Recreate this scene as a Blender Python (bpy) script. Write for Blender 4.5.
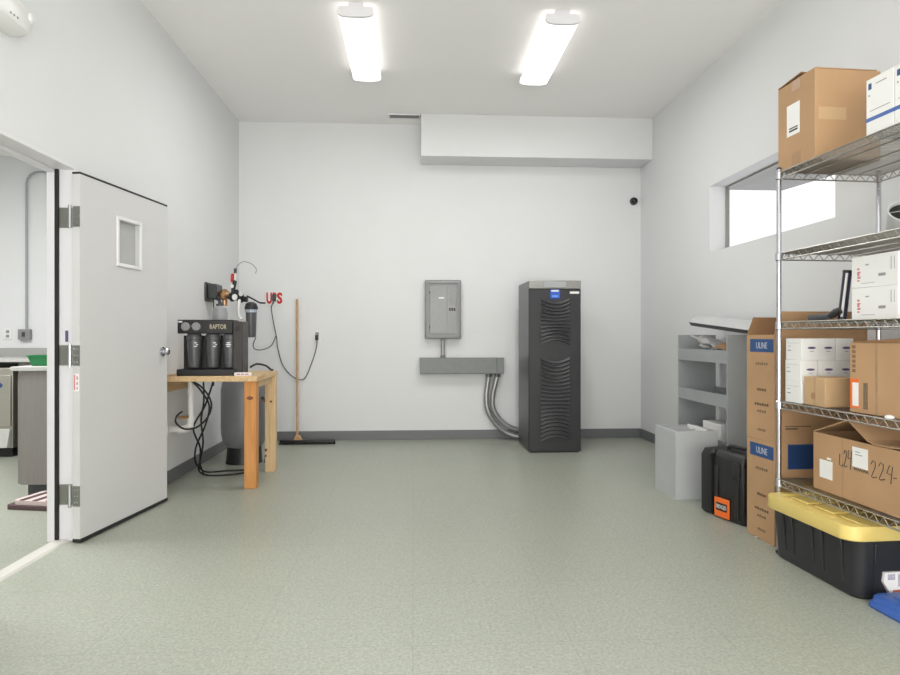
import bpy, bmesh, math, random
from mathutils import Vector, Matrix
random.seed(4)
for o in list(bpy.data.objects):
    bpy.data.objects.remove(o)
SC = bpy.context.scene
COL = SC.collection
PI = math.pi
R = math.radians

# ------------------------------------------------------------------ camera
cam_d = bpy.data.cameras.new('camera')
cam_d.sensor_width = 36.0
cam_d.lens = 640 * 36 / 900
cam_d.shift_y = -1.7 / 900
cam_d.clip_start = 0.05
cam = bpy.data.objects.new('camera', cam_d)
cam.location = (0, 0, 1.18)
cam.rotation_euler = (R(90), 0, -math.atan(37 / 640))
COL.objects.link(cam)
SC.camera = cam

# ------------------------------------------------------------------ world, lights, exposure
world = bpy.data.worlds.new('overcast_sky')
SC.world = world
world.use_nodes = True
wn = world.node_tree.nodes
bg = wn['Background']
bg.inputs['Color'].default_value = (0.98, 0.98, 1.0, 1)
bg.inputs['Strength'].default_value = 1.5
SC.view_settings.view_transform = 'Standard'
SC.view_settings.look = 'None'
SC.view_settings.gamma = 1
SC.view_settings.use_curve_mapping = False
SC.view_settings.exposure = -0.35


def area(name, loc, rot, sx, sy, power, color=(1, 1, 1)):
    d = bpy.data.lights.new(name, 'AREA')
    d.shape = 'RECTANGLE'
    d.size = sx
    d.size_y = sy
    d.energy = power
    d.color = color
    o = bpy.data.objects.new(name, d)
    o.location = loc
    o.rotation_euler = rot
    COL.objects.link(o)
    return o


DIFFUSER_STRENGTH = 1.8
# added fill light behind the camera to brighten the room; no door there
area('added_rear_fill', (0.3, -2.4, 1.5), (R(122), 0, 0), 4.2, 2.8, 450, (1.0, 0.978, 0.94))
# two added fill lights overhead, out of view, with no fixtures built
area('added_overhead_fill', (-0.42, 1.3, 3.45), (0, 0, 0), 0.25, 1.2, 9, (1.0, 0.99, 0.98))
area('added_overhead_fill', (1.1, 1.3, 3.45), (0, 0, 0), 0.25, 1.2, 9, (1.0, 0.99, 0.98))
# unseen fill light added to brighten the side room
area('added_side_room_fill', (-3.6, 4.2, 3.05), (0, 0, 0), 1.2, 1.6, 150, (1.0, 0.99, 0.97))


# ------------------------------------------------------------------ materials
def lin(c):
    c = c / 255
    return c / 12.92 if c <= 0.04045 else ((c + 0.055) / 1.055) ** 2.4


def rgb(r, g, b):
    return (lin(r), lin(g), lin(b), 1)


MATS = {}


def mat(name, col, rough=0.5, metal=0.0, noise=0.0, nscale=8.0, bump=0.0, bscale=60.0, emit=0.0, coat=0.0, stretch=None, spec=None):
    if name in MATS:
        return MATS[name]
    m = bpy.data.materials.new(name)
    m.use_nodes = True
    nt = m.node_tree
    b = nt.nodes['Principled BSDF']
    b.inputs['Base Color'].default_value = col
    b.inputs['Roughness'].default_value = rough
    b.inputs['Metallic'].default_value = metal
    if spec is not None:
        b.inputs['Specular IOR Level'].default_value = spec
    if coat:
        b.inputs['Coat Weight'].default_value = coat
        b.inputs['Coat Roughness'].default_value = 0.15
    if emit:
        b.inputs['Emission Color'].default_value = col
        b.inputs['Emission Strength'].default_value = emit
    if noise or bump:
        tc = nt.nodes.new('ShaderNodeTexCoord')
        mp = nt.nodes.new('ShaderNodeMapping')
        nt.links.new(tc.outputs['Object'], mp.inputs['Vector'])
        if stretch:
            mp.inputs['Scale'].default_value = stretch
    if noise:
        n = nt.nodes.new('ShaderNodeTexNoise')
        n.inputs['Scale'].default_value = nscale
        n.inputs['Detail'].default_value = 6
        nt.links.new(mp.outputs[0], n.inputs['Vector'])
        r = nt.nodes.new('ShaderNodeValToRGB')
        e = r.color_ramp.elements
        e[0].position, e[1].position = 0.3, 0.7
        e[0].color = tuple(max(0, c * (1 - noise)) for c in col[:3]) + (1,)
        e[1].color = tuple(min(1, c * (1 + noise)) for c in col[:3]) + (1,)
        nt.links.new(n.outputs['Fac'], r.inputs['Fac'])
        nt.links.new(r.outputs['Color'], b.inputs['Base Color'])
    if bump:
        n2 = nt.nodes.new('ShaderNodeTexNoise')
        n2.inputs['Scale'].default_value = bscale
        n2.inputs['Detail'].default_value = 4
        nt.links.new(mp.outputs[0], n2.inputs['Vector'])
        bp = nt.nodes.new('ShaderNodeBump')
        bp.inputs['Strength'].default_value = bump
        bp.inputs['Distance'].default_value = 0.01
        nt.links.new(n2.outputs['Fac'], bp.inputs['Height'])
        nt.links.new(bp.outputs[0], b.inputs['Normal'])
    MATS[name] = m
    return m


def floor_mat():
    m = bpy.data.materials.new('speckled_vinyl')
    m.use_nodes = True
    nt = m.node_tree
    b = nt.nodes['Principled BSDF']
    tc = nt.nodes.new('ShaderNodeTexCoord')
    n = nt.nodes.new('ShaderNodeTexNoise')
    n.inputs['Scale'].default_value = 75
    n.inputs['Detail'].default_value = 5
    n.inputs['Roughness'].default_value = 0.7
    nt.links.new(tc.outputs['Object'], n.inputs['Vector'])
    r = nt.nodes.new('ShaderNodeValToRGB')
    e = r.color_ramp.elements
    e[0].position, e[1].position = 0.32, 0.68
    e[0].color = rgb(147, 151, 139)
    e[1].color = rgb(175, 179, 166)
    nt.links.new(n.outputs['Fac'], r.inputs['Fac'])
    # fine chips in the tile
    n2 = nt.nodes.new('ShaderNodeTexVoronoi')
    n2.inputs['Scale'].default_value = 150
    nt.links.new(tc.outputs['Object'], n2.inputs['Vector'])
    mx = nt.nodes.new('ShaderNodeMix')
    mx.data_type = 'RGBA'
    mx.blend_type = 'OVERLAY'
    mx.inputs['Factor'].default_value = 0.14
    nt.links.new(r.outputs['Color'], mx.inputs['A'])
    bw = nt.nodes.new('ShaderNodeRGBToBW')
    nt.links.new(n2.outputs['Color'], bw.inputs['Color'])
    nt.links.new(bw.outputs[0], mx.inputs['B'])
    # faint seams of the tiles
    br = nt.nodes.new('ShaderNodeTexBrick')
    br.offset = 0
    br.inputs['Scale'].default_value = 1
    br.inputs['Brick Width'].default_value = 0.61
    br.inputs['Row Height'].default_value = 0.61
    br.inputs['Mortar Size'].default_value = 0.0025
    br.inputs['Color1'].default_value = (1, 1, 1, 1)
    br.inputs['Color2'].default_value = (0.985, 0.99, 0.985, 1)
    br.inputs['Mortar'].default_value = (0.88, 0.88, 0.88, 1)
    nt.links.new(tc.outputs['Object'], br.inputs['Vector'])
    m2 = nt.nodes.new('ShaderNodeMix')
    m2.data_type = 'RGBA'
    m2.blend_type = 'MULTIPLY'
    m2.inputs['Factor'].default_value = 1
    nt.links.new(mx.outputs['Result'], m2.inputs['A'])
    nt.links.new(br.outputs['Color'], m2.inputs['B'])
    nt.links.new(m2.outputs['Result'], b.inputs['Base Color'])
    # worn gloss
    n3 = nt.nodes.new('ShaderNodeTexNoise')
    n3.inputs['Scale'].default_value = 1.3
    n3.inputs['Detail'].default_value = 4
    nt.links.new(tc.outputs['Object'], n3.inputs['Vector'])
    mr = nt.nodes.new('ShaderNodeMapRange')
    mr.inputs['To Min'].default_value = 0.30
    mr.inputs['To Max'].default_value = 0.42
    nt.links.new(n3.outputs['Fac'], mr.inputs['Value'])
    nt.links.new(mr.outputs[0], b.inputs['Roughness'])
    b.inputs['Specular IOR Level'].default_value = 0.5
    bp = nt.nodes.new('ShaderNodeBump')
    bp.inputs['Strength'].default_value = 0.08
    bp.inputs['Distance'].default_value = 0.004
    nt.links.new(n.outputs['Fac'], bp.inputs['Height'])
    nt.links.new(bp.outputs[0], b.inputs['Normal'])
    return m


def wood_mat(name, c1, c2, stretch=(14, 14, 1.0), rough=0.6, nscale=3.5):
    if name in MATS:
        return MATS[name]
    m = bpy.data.materials.new(name)
    m.use_nodes = True
    nt = m.node_tree
    b = nt.nodes['Principled BSDF']
    b.inputs['Roughness'].default_value = rough
    tc = nt.nodes.new('ShaderNodeTexCoord')
    mp = nt.nodes.new('ShaderNodeMapping')
    mp.inputs['Scale'].default_value = stretch
    nt.links.new(tc.outputs['Object'], mp.inputs['Vector'])
    n = nt.nodes.new('ShaderNodeTexNoise')
    n.inputs['Scale'].default_value = nscale
    n.inputs['Detail'].default_value = 6
    n.inputs['Distortion'].default_value = 0.6
    nt.links.new(mp.outputs[0], n.inputs['Vector'])
    r = nt.nodes.new('ShaderNodeValToRGB')
    e = r.color_ramp.elements
    e[0].position, e[1].position = 0.3, 0.72
    e[0].color = c1
    e[1].color = c2
    nt.links.new(n.outputs['Fac'], r.inputs['Fac'])
    nt.links.new(r.outputs['Color'], b.inputs['Base Color'])
    MATS[name] = m
    return m


def glass_mat(name):
    m = bpy.data.materials.new(name)
    m.use_nodes = True
    nt = m.node_tree
    b = nt.nodes['Principled BSDF']
    out = nt.nodes['Material Output']
    nt.nodes.remove(b)
    t = nt.nodes.new('ShaderNodeBsdfTransparent')
    g = nt.nodes.new('ShaderNodeBsdfGlossy')
    g.inputs['Roughness'].default_value = 0.02
    mx = nt.nodes.new('ShaderNodeMixShader')
    mx.inputs[0].default_value = 0.05
    nt.links.new(t.outputs[0], mx.inputs[1])
    nt.links.new(g.outputs[0], mx.inputs[2])
    nt.links.new(mx.outputs[0], out.inputs['Surface'])
    MATS[name] = m
    return m


M_wall = mat('white_wall_paint', rgb(225, 226, 227), 0.75, bump=0.03, bscale=120, noise=0.01, nscale=2)
M_ceil = mat('ceiling_paint', rgb(246, 245, 244), 0.85, bump=0.03, bscale=120)
M_floor = floor_mat()
M_base = mat('grey_cove_base', rgb(112, 114, 116), 0.5, noise=0.04, nscale=3)
M_trim = mat('white_gloss_trim', rgb(228, 227, 230), 0.35)
M_door = mat('door_paint', rgb(206, 206, 206), 0.42, noise=0.012, nscale=2)
M_black = mat('black_plastic', rgb(33, 33, 35), 0.42)
M_blackr = mat('black_rubber', rgb(26, 26, 27), 0.6)
M_dark = mat('dark_grey_plastic', rgb(66, 67, 70), 0.4)
M_chrome = mat('chrome', rgb(205, 205, 212), 0.16, 1.0)
M_zinc = mat('chrome_wire', rgb(172, 169, 163), 0.36, 1.0)
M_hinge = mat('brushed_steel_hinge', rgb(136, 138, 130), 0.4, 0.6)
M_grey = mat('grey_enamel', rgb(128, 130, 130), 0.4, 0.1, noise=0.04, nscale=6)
M_panel = mat('galvanised_grey_paint', rgb(140, 141, 141), 0.4, 0.15, noise=0.05, nscale=30)
M_duct = mat('green_grey_enamel', rgb(124, 128, 126), 0.45, noise=0.04, nscale=20)
M_conduit = mat('grey_flexible_conduit', rgb(150, 150, 150), 0.3, 0.45)
M_shelfgrey = mat('grey_shelving_paint', rgb(162, 165, 167), 0.42, 0.0, noise=0.03, nscale=5)
M_steelbox = mat('satin_grey_steel', rgb(184, 187, 188), 0.4, 0.0, noise=0.03, nscale=5)
M_card = mat('brown_cardboard', rgb(180, 144, 107), 0.8, noise=0.07, nscale=3.5, bump=0.08, bscale=40)
M_cardlt = mat('pale_cardboard', rgb(192, 160, 122), 0.8, noise=0.06, nscale=4, bump=0.06, bscale=40)
M_cardin = mat('cardboard_inside', rgb(152, 116, 82), 0.85, noise=0.07, nscale=4)
M_tape = mat('packing_tape', rgb(164, 128, 92), 0.3)
M_tapeg = mat('reinforced_paper_tape', rgb(158, 134, 104), 0.5, noise=0.1, nscale=30)
M_white = mat('white_carton', rgb(232, 232, 230), 0.6, noise=0.015, nscale=4)
M_paper = mat('white_paper', rgb(236, 236, 234), 0.7)
M_print = mat('dark_print', rgb(70, 66, 62), 0.7)
M_printlt = mat('grey_print', rgb(150, 148, 150), 0.7)
M_bluep = mat('blue_print', rgb(44, 78, 128), 0.6, noise=0.04, nscale=20)
M_bluestripe = mat('blue_stripe_ink', rgb(72, 104, 168), 0.6)
M_purple = mat('violet_print', rgb(92, 84, 120), 0.7)
M_red = mat('red_print', rgb(196, 40, 44), 0.55)
M_redlt = mat('faded_red_print', rgb(206, 128, 132), 0.6)
M_orange = mat('orange_label', rgb(238, 112, 40), 0.45)
M_yellow = mat('yellow_plastic', rgb(226, 202, 120), 0.42, noise=0.03, nscale=5)
M_tote = mat('black_tote_plastic', rgb(38, 38, 42), 0.36, noise=0.06, nscale=6)
M_bluepl = mat('blue_plastic', rgb(58, 96, 172), 0.42, noise=0.05, nscale=6)
M_pine = wood_mat('pale_pine', rgb(205, 172, 128), rgb(226, 197, 155), (12, 12, 1.0))
M_pinex = wood_mat('pale_pine_board', rgb(200, 166, 122), rgb(224, 194, 150), (12, 1.2, 12))
M_fir = wood_mat('orange_fir', rgb(190, 128, 66), rgb(212, 152, 88), (14, 14, 0.9))
M_broomw = wood_mat('broom_wood', rgb(178, 138, 94), rgb(204, 166, 122), (20, 20, 0.6))
M_tank = mat('grey_fibreglass', rgb(122, 124, 128), 0.4, noise=0.04, nscale=9)
M_brass = mat('aged_brass', rgb(190, 150, 112), 0.35, 0.9)
M_pvc = mat('white_pvc', rgb(232, 232, 230), 0.35)
M_clear = mat('pale_blue_plastic_ring', rgb(168, 180, 192), 0.2)
M_upsd = mat('charcoal_steel', rgb(40, 40, 44), 0.45, 0.05, noise=0.04, nscale=10)
M_upsg = mat('charcoal_grille', rgb(58, 58, 61), 0.42)
M_upsside = mat('charcoal_side_panel', rgb(70, 70, 70), 0.3, 0.35)
M_bezel = mat('warm_grey_bezel', rgb(146, 146, 142), 0.35, 0.3, noise=0.04, nscale=20)
M_stain = mat('stainless_steel', rgb(190, 186, 176), 0.3, 0.8, noise=0.03, nscale=4, stretch=(1, 1, 8))
M_cab = mat('grey_laminate', rgb(138, 134, 130), 0.5, noise=0.05, nscale=4, stretch=(20, 20, 1))
M_counter = mat('pale_grey_counter', rgb(198, 198, 194), 0.4, noise=0.03, nscale=30)
M_splash = mat('grey_backsplash', rgb(168, 168, 166), 0.45)
M_green = mat('green_plastic', rgb(22, 122, 66), 0.4)
M_rug = mat('striped_rug_dark', rgb(92, 74, 76), 0.95, noise=0.1, nscale=60)
M_ruglt = mat('striped_rug_light', rgb(214, 196, 194), 0.95, noise=0.06, nscale=60)
M_diff = mat('lamp_diffuser', (1.0, 0.975, 0.94, 1), 0.4, emit=DIFFUSER_STRENGTH)
M_glass = glass_mat('window_glass')
M_smoke = mat('smoked_lens', rgb(18, 18, 20), 0.08)
M_bristle = mat('black_bristle', rgb(30, 30, 30), 0.9, noise=0.3, nscale=90)
M_eave = mat('painted_eave', rgb(150, 150, 148), 0.8)
M_ground = mat('outdoor_gravel', rgb(150, 148, 144), 0.9, noise=0.1, nscale=8)
M_galv = mat('galvanised_trough', rgb(206, 208, 208), 0.4, 0.25, noise=0.03, nscale=5)
M_darksteel = mat('dark_grey_steel', rgb(84, 86, 88), 0.45, 0.2)


# ------------------------------------------------------------------ mesh builder
class MB:
    def __init__(self):
        self.bm = bmesh.new()

    def box(self, x0, x1, y0, y1, z0, z1, M=None):
        vs = [self.bm.verts.new(p) for p in ((x0, y0, z0), (x1, y0, z0), (x1, y1, z0), (x0, y1, z0),
                                             (x0, y0, z1), (x1, y0, z1), (x1, y1, z1), (x0, y1, z1))]
        for f in ((3, 2, 1, 0), (4, 5, 6, 7), (0, 1, 5, 4), (1, 2, 6, 5), (2, 3, 7, 6), (3, 0, 4, 7)):
            self.bm.faces.new([vs[i] for i in f])
        if M:
            for v in vs:
                v.co = M @ v.co
        return self

    def hexa(self, b, t):
        """eight corners: four of the bottom, four of the top, both counter-clockwise from above"""
        vs = [self.bm.verts.new(p) for p in list(b) + list(t)]
        for f in ((3, 2, 1, 0), (4, 5, 6, 7), (0, 1, 5, 4), (1, 2, 6, 5), (2, 3, 7, 6), (3, 0, 4, 7)):
            self.bm.faces.new([vs[i] for i in f])
        return self

    def tube(self, pts, r, seg=8, caps=True):
        pts = [Vector(p) for p in pts]
        n = len(pts)
        rs = r if isinstance(r, (list, tuple)) else [r] * n
        prev = None
        rings = []
        for i, p in enumerate(pts):
            if i == 0:
                t = pts[1] - p
            elif i == n - 1:
                t = p - pts[i - 1]
            else:
                t = (pts[i + 1] - p).normalized() + (p - pts[i - 1]).normalized()
            t.normalize()
            if prev is None:
                a = Vector((0, 0, 1)) if abs(t.z) < 0.9 else Vector((1, 0, 0))
                u = t.cross(a).normalized()
            else:
                u = (prev - t * prev.dot(t)).normalized()
            prev = u
            w = t.cross(u)
            rings.append([self.bm.verts.new(p + (u * math.cos(2 * PI * k / seg) + w * math.sin(2 * PI * k / seg)) * rs[i]) for k in range(seg)])
        for a, b in zip(rings, rings[1:]):
            for k in range(seg):
                self.bm.faces.new((a[k], a[(k + 1) % seg], b[(k + 1) % seg], b[k]))
        if caps:
            self.bm.faces.new(rings[0][::-1])
            self.bm.faces.new(rings[-1])
        return self

    def cyl(self, p0, p1, r, seg=20, r1=None):
        return self.tube([p0, p1], [r, r if r1 is None else r1], seg)

    def lathe(self, prof, c=(0, 0, 0), axis='z', seg=24):
        c = Vector(c)
        rings = []
        for r, z in prof:
            ring = []
            for k in range(seg):
                a = 2 * PI * k / seg
                x, y = r * math.cos(a), r * math.sin(a)
                p = (x, y, z) if axis == 'z' else ((x, z, y) if axis == 'y' else (z, x, y))
                ring.append(self.bm.verts.new(c + Vector(p)))
            rings.append(ring)
        for a, b in zip(rings, rings[1:]):
            for k in range(seg):
                self.bm.faces.new((a[k], a[(k + 1) % seg], b[(k + 1) % seg], b[k]))
        self.bm.faces.new(rings[0][::-1])
        self.bm.faces.new(rings[-1])
        return self

    def prism(self, poly, axis, a0, a1):
        def P(u, v, a):
            return {'x': (a, u, v), 'y': (u, a, v), 'z': (u, v, a)}[axis]
        A = [self.bm.verts.new(P(u, v, a0)) for u, v in poly]
        B = [self.bm.verts.new(P(u, v, a1)) for u, v in poly]
        n = len(poly)
        for i in range(n):
            self.bm.faces.new((A[i], A[(i + 1) % n], B[(i + 1) % n], B[i]))
        self.bm.faces.new(A[::-1])
        self.bm.faces.new(B)
        return self

    def loft(self, loops, cap0=True, cap1=True):
        rings = [[self.bm.verts.new(p) for p in l] for l in loops]
        n = len(rings[0])
        for a, b in zip(rings, rings[1:]):
            for k in range(n):
                self.bm.faces.new((a[k], a[(k + 1) % n], b[(k + 1) % n], b[k]))
        if cap0:
            self.bm.faces.new(rings[0][::-1])
        if cap1:
            self.bm.faces.new(rings[-1])
        return self

    def grid(self, fn, nu, nv, thick=None):
        g = [[self.bm.verts.new(fn(i / nu, j / nv)) for j in range(nv + 1)] for i in range(nu + 1)]
        for i in range(nu):
            for j in range(nv):
                self.bm.faces.new((g[i][j], g[i + 1][j], g[i + 1][j + 1], g[i][j + 1]))
        if thick:
            bmesh.ops.solidify(self.bm, geom=self.bm.faces[:], thickness=thick)
        return self

    def build(self, name, m, parent=None, bevel=0.0, smooth=True, seg=2):
        bmesh.ops.recalc_face_normals(self.bm, faces=self.bm.faces[:])
        me = bpy.data.meshes.new(name)
        self.bm.to_mesh(me)
        self.bm.free()
        me.materials.append(m)
        if smooth:
            for p in me.polygons:
                p.use_smooth = True
            me.set_sharp_from_angle(angle=R(38))
        o = bpy.data.objects.new(name, me)
        COL.objects.link(o)
        if parent:
            o.parent = parent
        if bevel:
            b = o.modifiers.new('bevel', 'BEVEL')
            b.width = bevel
            b.segments = seg
            b.limit_method = 'ANGLE'
            b.angle_limit = R(40)
        return o


def rrect(x0, x1, y0, y1, r, z, n=5):
    pts = []
    for cx, cy, a0 in ((x1 - r, y1 - r, 0), (x0 + r, y1 - r, 90), (x0 + r, y0 + r, 180), (x1 - r, y0 + r, 270)):
        for k in range(n + 1):
            a = R(a0 + 90 * k / n)
            pts.append((cx + r * math.cos(a), cy + r * math.sin(a), z))
    return pts


def curve_pts(pts, n=8):
    pts = [Vector(p) for p in pts]
    out = []
    for i in range(len(pts) - 1):
        p0 = pts[max(i - 1, 0)]
        p1, p2 = pts[i], pts[i + 1]
        p3 = pts[min(i + 2, len(pts) - 1)]
        for k in range(n):
            t = k / n
            out.append(0.5 * ((2 * p1) + (p2 - p0) * t + (2 * p0 - 5 * p1 + 4 * p2 - p3) * t * t + (3 * p1 - p0 - 3 * p2 + p3) * t ** 3))
    out.append(pts[-1])
    return out


def thing(name, label, cat, loc=(0, 0, 0), rz=0.0, group=None):
    o = bpy.data.objects.new(name, None)
    COL.objects.link(o)
    o.empty_display_size = 0.1
    o.location = loc
    o.rotation_euler = (0, 0, rz)
    o['label'] = label
    o['category'] = cat
    if group:
        o['group'] = group
    return o


def tag(o, label, cat, group=None):
    o['label'] = label
    o['category'] = cat
    if group:
        o['group'] = group
    return o


def struct(o):
    o['kind'] = 'structure'
    return o


def text(name, s, width, loc, rot, m, parent=None, height=None, extrude=0.0006, shear=0.0, bold=0.0):
    cu = bpy.data.curves.new(name, 'FONT')
    cu.body = s
    cu.extrude = 0.02
    cu.shear = shear
    cu.offset = bold
    cu.resolution_u = 3
    tmp = bpy.data.objects.new(name + '_tmp', cu)
    COL.objects.link(tmp)
    dg = bpy.context.evaluated_depsgraph_get()
    me = bpy.data.meshes.new_from_object(tmp.evaluated_get(dg))
    bpy.data.objects.remove(tmp)
    xs = [v.co.x for v in me.vertices]
    ys = [v.co.y for v in me.vertices]
    sx = width / (max(xs) - min(xs))
    sy = sx if height is None else height / (max(ys) - min(ys))
    cx, cy = (max(xs) + min(xs)) / 2, (max(ys) + min(ys)) / 2
    for v in me.vertices:
        v.co = Vector(((v.co.x - cx) * sx, (v.co.y - cy) * sy, v.co.z / 0.02 * extrude))
    me.name = name
    me.materials.clear()
    me.materials.append(m)
    o = bpy.data.objects.new(name, me)
    COL.objects.link(o)
    o.location = loc
    o.rotation_euler = rot
    if parent:
        o.parent = parent
    return o


FRONT = (R(90), 0, 0)            # lettering on a face that looks along -y
SIDE = (R(90), 0, R(-90))        # lettering on a face that looks along -x

# ================================================================== SETTING
XL, XR, YB, YF, ZC = -1.95, 2.645, 7.30, -2.6, 3.585
WT = 0.13
struct(MB().box(-6.0, 2.85, YF - 0.2, YB + 0.2, -0.1, 0).build('floor', M_floor, smooth=False))
struct(MB().box(XL - WT, 2.85, YF - 0.2, YB + 0.2, ZC, ZC + 0.1).build('ceiling', M_ceil, smooth=False))
struct(MB().box(XL, XR, YB, YB + 0.15, 0, ZC).build('wall_back', M_wall, smooth=False))
struct(MB().box(XL, XR, YF - 0.15, YF, 0, ZC).build('wall_front', M_wall, smooth=False))
DY0, DY1, DZ = 2.86, 3.83, 2.15
w = MB()
w.box(XL - WT, XL, DY1, YB + 0.15, 0, ZC)
w.box(XL - WT, XL, YF - 0.15, DY0, 0, ZC)
w.box(XL - WT, XL, DY0, DY1, DZ, ZC)
struct(w.build('wall_left', M_wall, smooth=False))
WY0, WY1, WZ0, WZ1 = 3.87, 5.575, 1.925, 2.515
w = MB()
w.box(XR, 2.83, WY1, YB + 0.15, 0, ZC)
w.box(XR, 2.83, YF - 0.15, WY0, 0, ZC)
w.box(XR, 2.83, WY0, WY1, WZ1, ZC)
w.box(XR, 2.83, WY0, WY1, 0, WZ0)
struct(w.build('wall_right', M_wall, smooth=False))
struct(MB().box(0.088, XR, 6.93, YB, 3.128, ZC).build('wall_soffit', M_wall, bevel=0.004))

# cove base
struct(MB().box(XL + 0.012, XR - 0.012, YB - 0.012, YB, 0, 0.105).build('baseboard_back', M_base, bevel=0.003))
struct(MB().box(XL, XL + 0.012, DY1 + 0.02, YB, 0, 0.105).build('baseboard_left', M_base, bevel=0.003))
struct(MB().box(XR - 0.012, XR, YF, YB, 0, 0.105).build('baseboard_right', M_base, bevel=0.003))

# clerestory window
win = struct(MB().box(2.79, 2.82, WY0, WY1, WZ0, WZ0 + 0.018).box(2.79, 2.82, WY0, WY1, WZ1 - 0.018, WZ1)
             .box(2.79, 2.82, WY0, WY0 + 0.018, WZ0 + 0.018, WZ1 - 0.018).box(2.79, 2.82, WY1 - 0.018, WY1, WZ0 + 0.018, WZ1 - 0.018)
             .build('window_1', M_bezel, smooth=False))
MB().box(2.802, 2.808, WY0 + 0.018, WY1 - 0.018, WZ0 + 0.018, WZ1 - 0.018).build('pane', M_glass, win, smooth=False)
# eave over the window, outside
struct(MB().hexa([(2.84, 3.0, 2.70), (4.35, 3.6, 2.70), (3.86, 6.49, 2.70), (2.84, 6.49, 2.70)],
                 [(2.84, 3.0, 2.86), (4.35, 3.6, 2.86), (3.86, 6.49, 2.86), (2.84, 6.49, 2.86)]).build('trim_3', M_eave, smooth=False))

# door frame, threshold
f = MB()
f.box(XL - WT - 0.01, XL + 0.008, 3.80, DY1 + 0.022, 0, 2.155)            # hinge jamb
f.box(XL - WT - 0.01, XL - 0.098, 3.785, 3.80, 0, 2.135)                   # stop
f.box(XL - WT - 0.01, XL + 0.008, DY0 - 0.022, DY0 + 0.03, 0, 2.155)      # strike jamb
f.box(XL - WT - 0.01, XL - 0.098, DY0 + 0.03, DY0 + 0.045, 0, 2.135)
f.box(XL - WT - 0.01, XL + 0.008, DY0 + 0.03, 3.80, 2.135, 2.155)         # header
f.box(XL - WT - 0.01, XL - 0.098, DY0 + 0.045, 3.785, 2.115, 2.135)
fr = struct(f.build('trim_1', M_trim, bevel=0.003))
MB().box(XL - 0.098, XL - 0.078, 3.786, 3.80, 0.012, 2.135).build('weather_strip', M_blackr, fr, smooth=False)
MB().box(XL - 0.045, XL - 0.028, 3.7985, 3.80, 1.145, 1.21).build('label_plate', M_purple, fr, smooth=False)
struct(MB().prism([(XL - 0.115, 0.0), (XL - 0.025, 0.0), (XL - 0.035, 0.01), (XL - 0.105, 0.01)], 'y', DY0 + 0.03, 3.80).build('trim_2', mat('worn_white_threshold', rgb(206, 204, 198), 0.5), smooth=False))

# door leaf, swung back almost flat against the wall
dv = Vector((0.136, 0.925))
door = bpy.data.objects.new('door_1', None)
COL.objects.link(door)
door.location = (-1.888, 3.75, 0)
door.rotation_euler = (0, 0, math.atan2(dv.y, dv.x))
struct(door)
door['label'] = 'white steel door with a small square window, swung wide open against the left wall'
DW, DT, DB, DTOP = 0.935, 0.045, 0.025, 2.1
wx0, wx1, wz0, wz1 = 0.357, 0.585, 1.635, 1.905
d = MB()
d.box(0, wx0, 0, DT, DB, DTOP).box(wx1, DW, 0, DT, DB, DTOP)
d.box(wx0, wx1, 0, DT, DB, wz0).box(wx0, wx1, 0, DT, wz1, DTOP)
d.build('door_leaf', M_door, door, smooth=False)
g = MB()
for (a, b, c, e) in ((wx0 - 0.022, wx0, wz0 - 0.022, wz1 + 0.022), (wx1, wx1 + 0.022, wz0 - 0.022, wz1 + 0.022),
                     (wx0, wx1, wz0 - 0.022, wz0), (wx0, wx1, wz1, wz1 + 0.022)):
    g.box(a, b, -0.012, 0.0, c, e)
g.build('window_frame', M_trim, door, bevel=0.003)
MB().box(wx0, wx1, 0.026, 0.032, wz0, wz1).build('window_pane', mat('wired_glass', rgb(176, 178, 176), 0.15, noise=0.03, nscale=20), door, smooth=False)
MB().box(0, DW, -0.002, DT + 0.002, DTOP, DTOP + 0.012).build('top_seal', M_blackr, door, smooth=False)
MB().box(0.0, DW, -0.006, DT, 0.006, DB).build('door_sweep', M_blackr, door, smooth=False)
kn = MB()
kn.lathe([(0.034, 0.0), (0.034, -0.008), (0.016, -0.012), (0.014, -0.022), (0.024, -0.03), (0.025, -0.042), (0.018, -0.05), (0.006, -0.052)], (0.868, 0, 1.068), 'y', 24)
kn = kn.build('door_knob', M_chrome, door)
MB().box(0.866, 0.870, -0.0535, -0.0515, 1.06, 1.076).build('keyhole', M_black, kn, smooth=False)
MB().box(-0.0015, 0.0, 0.006, 0.038, 0.865, 0.965).build('safety_sticker', M_paper, door, smooth=False)
MB().box(-0.0019, -0.0015, 0.012, 0.02, 0.875, 0.89).box(-0.0019, -0.0015, 0.012, 0.02, 0.9, 0.918).box(-0.0019, -0.0015, 0.012, 0.02, 0.93, 0.95).build('sticker_print', M_redlt, door, smooth=False)
MB().box(-0.0019, -0.0015, 0.028, 0.036, 0.87, 0.96).build('sticker_band', M_redlt, door, smooth=False)
for hz in (1.858, 1.068, 0.268):
    h = MB().box(-0.003, 0.0, 0.0, 0.042, hz - 0.058, hz + 0.058)
    h = h.build('hinge', M_hinge, door, smooth=False)
    k = MB().cyl((-0.012, DT + 0.008, hz - 0.064), (-0.012, DT + 0.008, hz + 0.064), 0.0085, 12)
    k.build('hinge_pin', M_chrome, h)
    s = MB()
    for a in (0.014, 0.03):
        for b in (-0.036, 0, 0.036):
            s.cyl((-0.0045, a, hz + b), (-0.003, a, hz + b), 0.005, 8)
    s.build('screw', M_chrome, h)
    MB().box(XL - 0.076, XL - 0.004, 3.7965, 3.80, hz - 0.058, hz + 0.058).build('hinge_leaf', M_hinge, fr, smooth=False)

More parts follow.
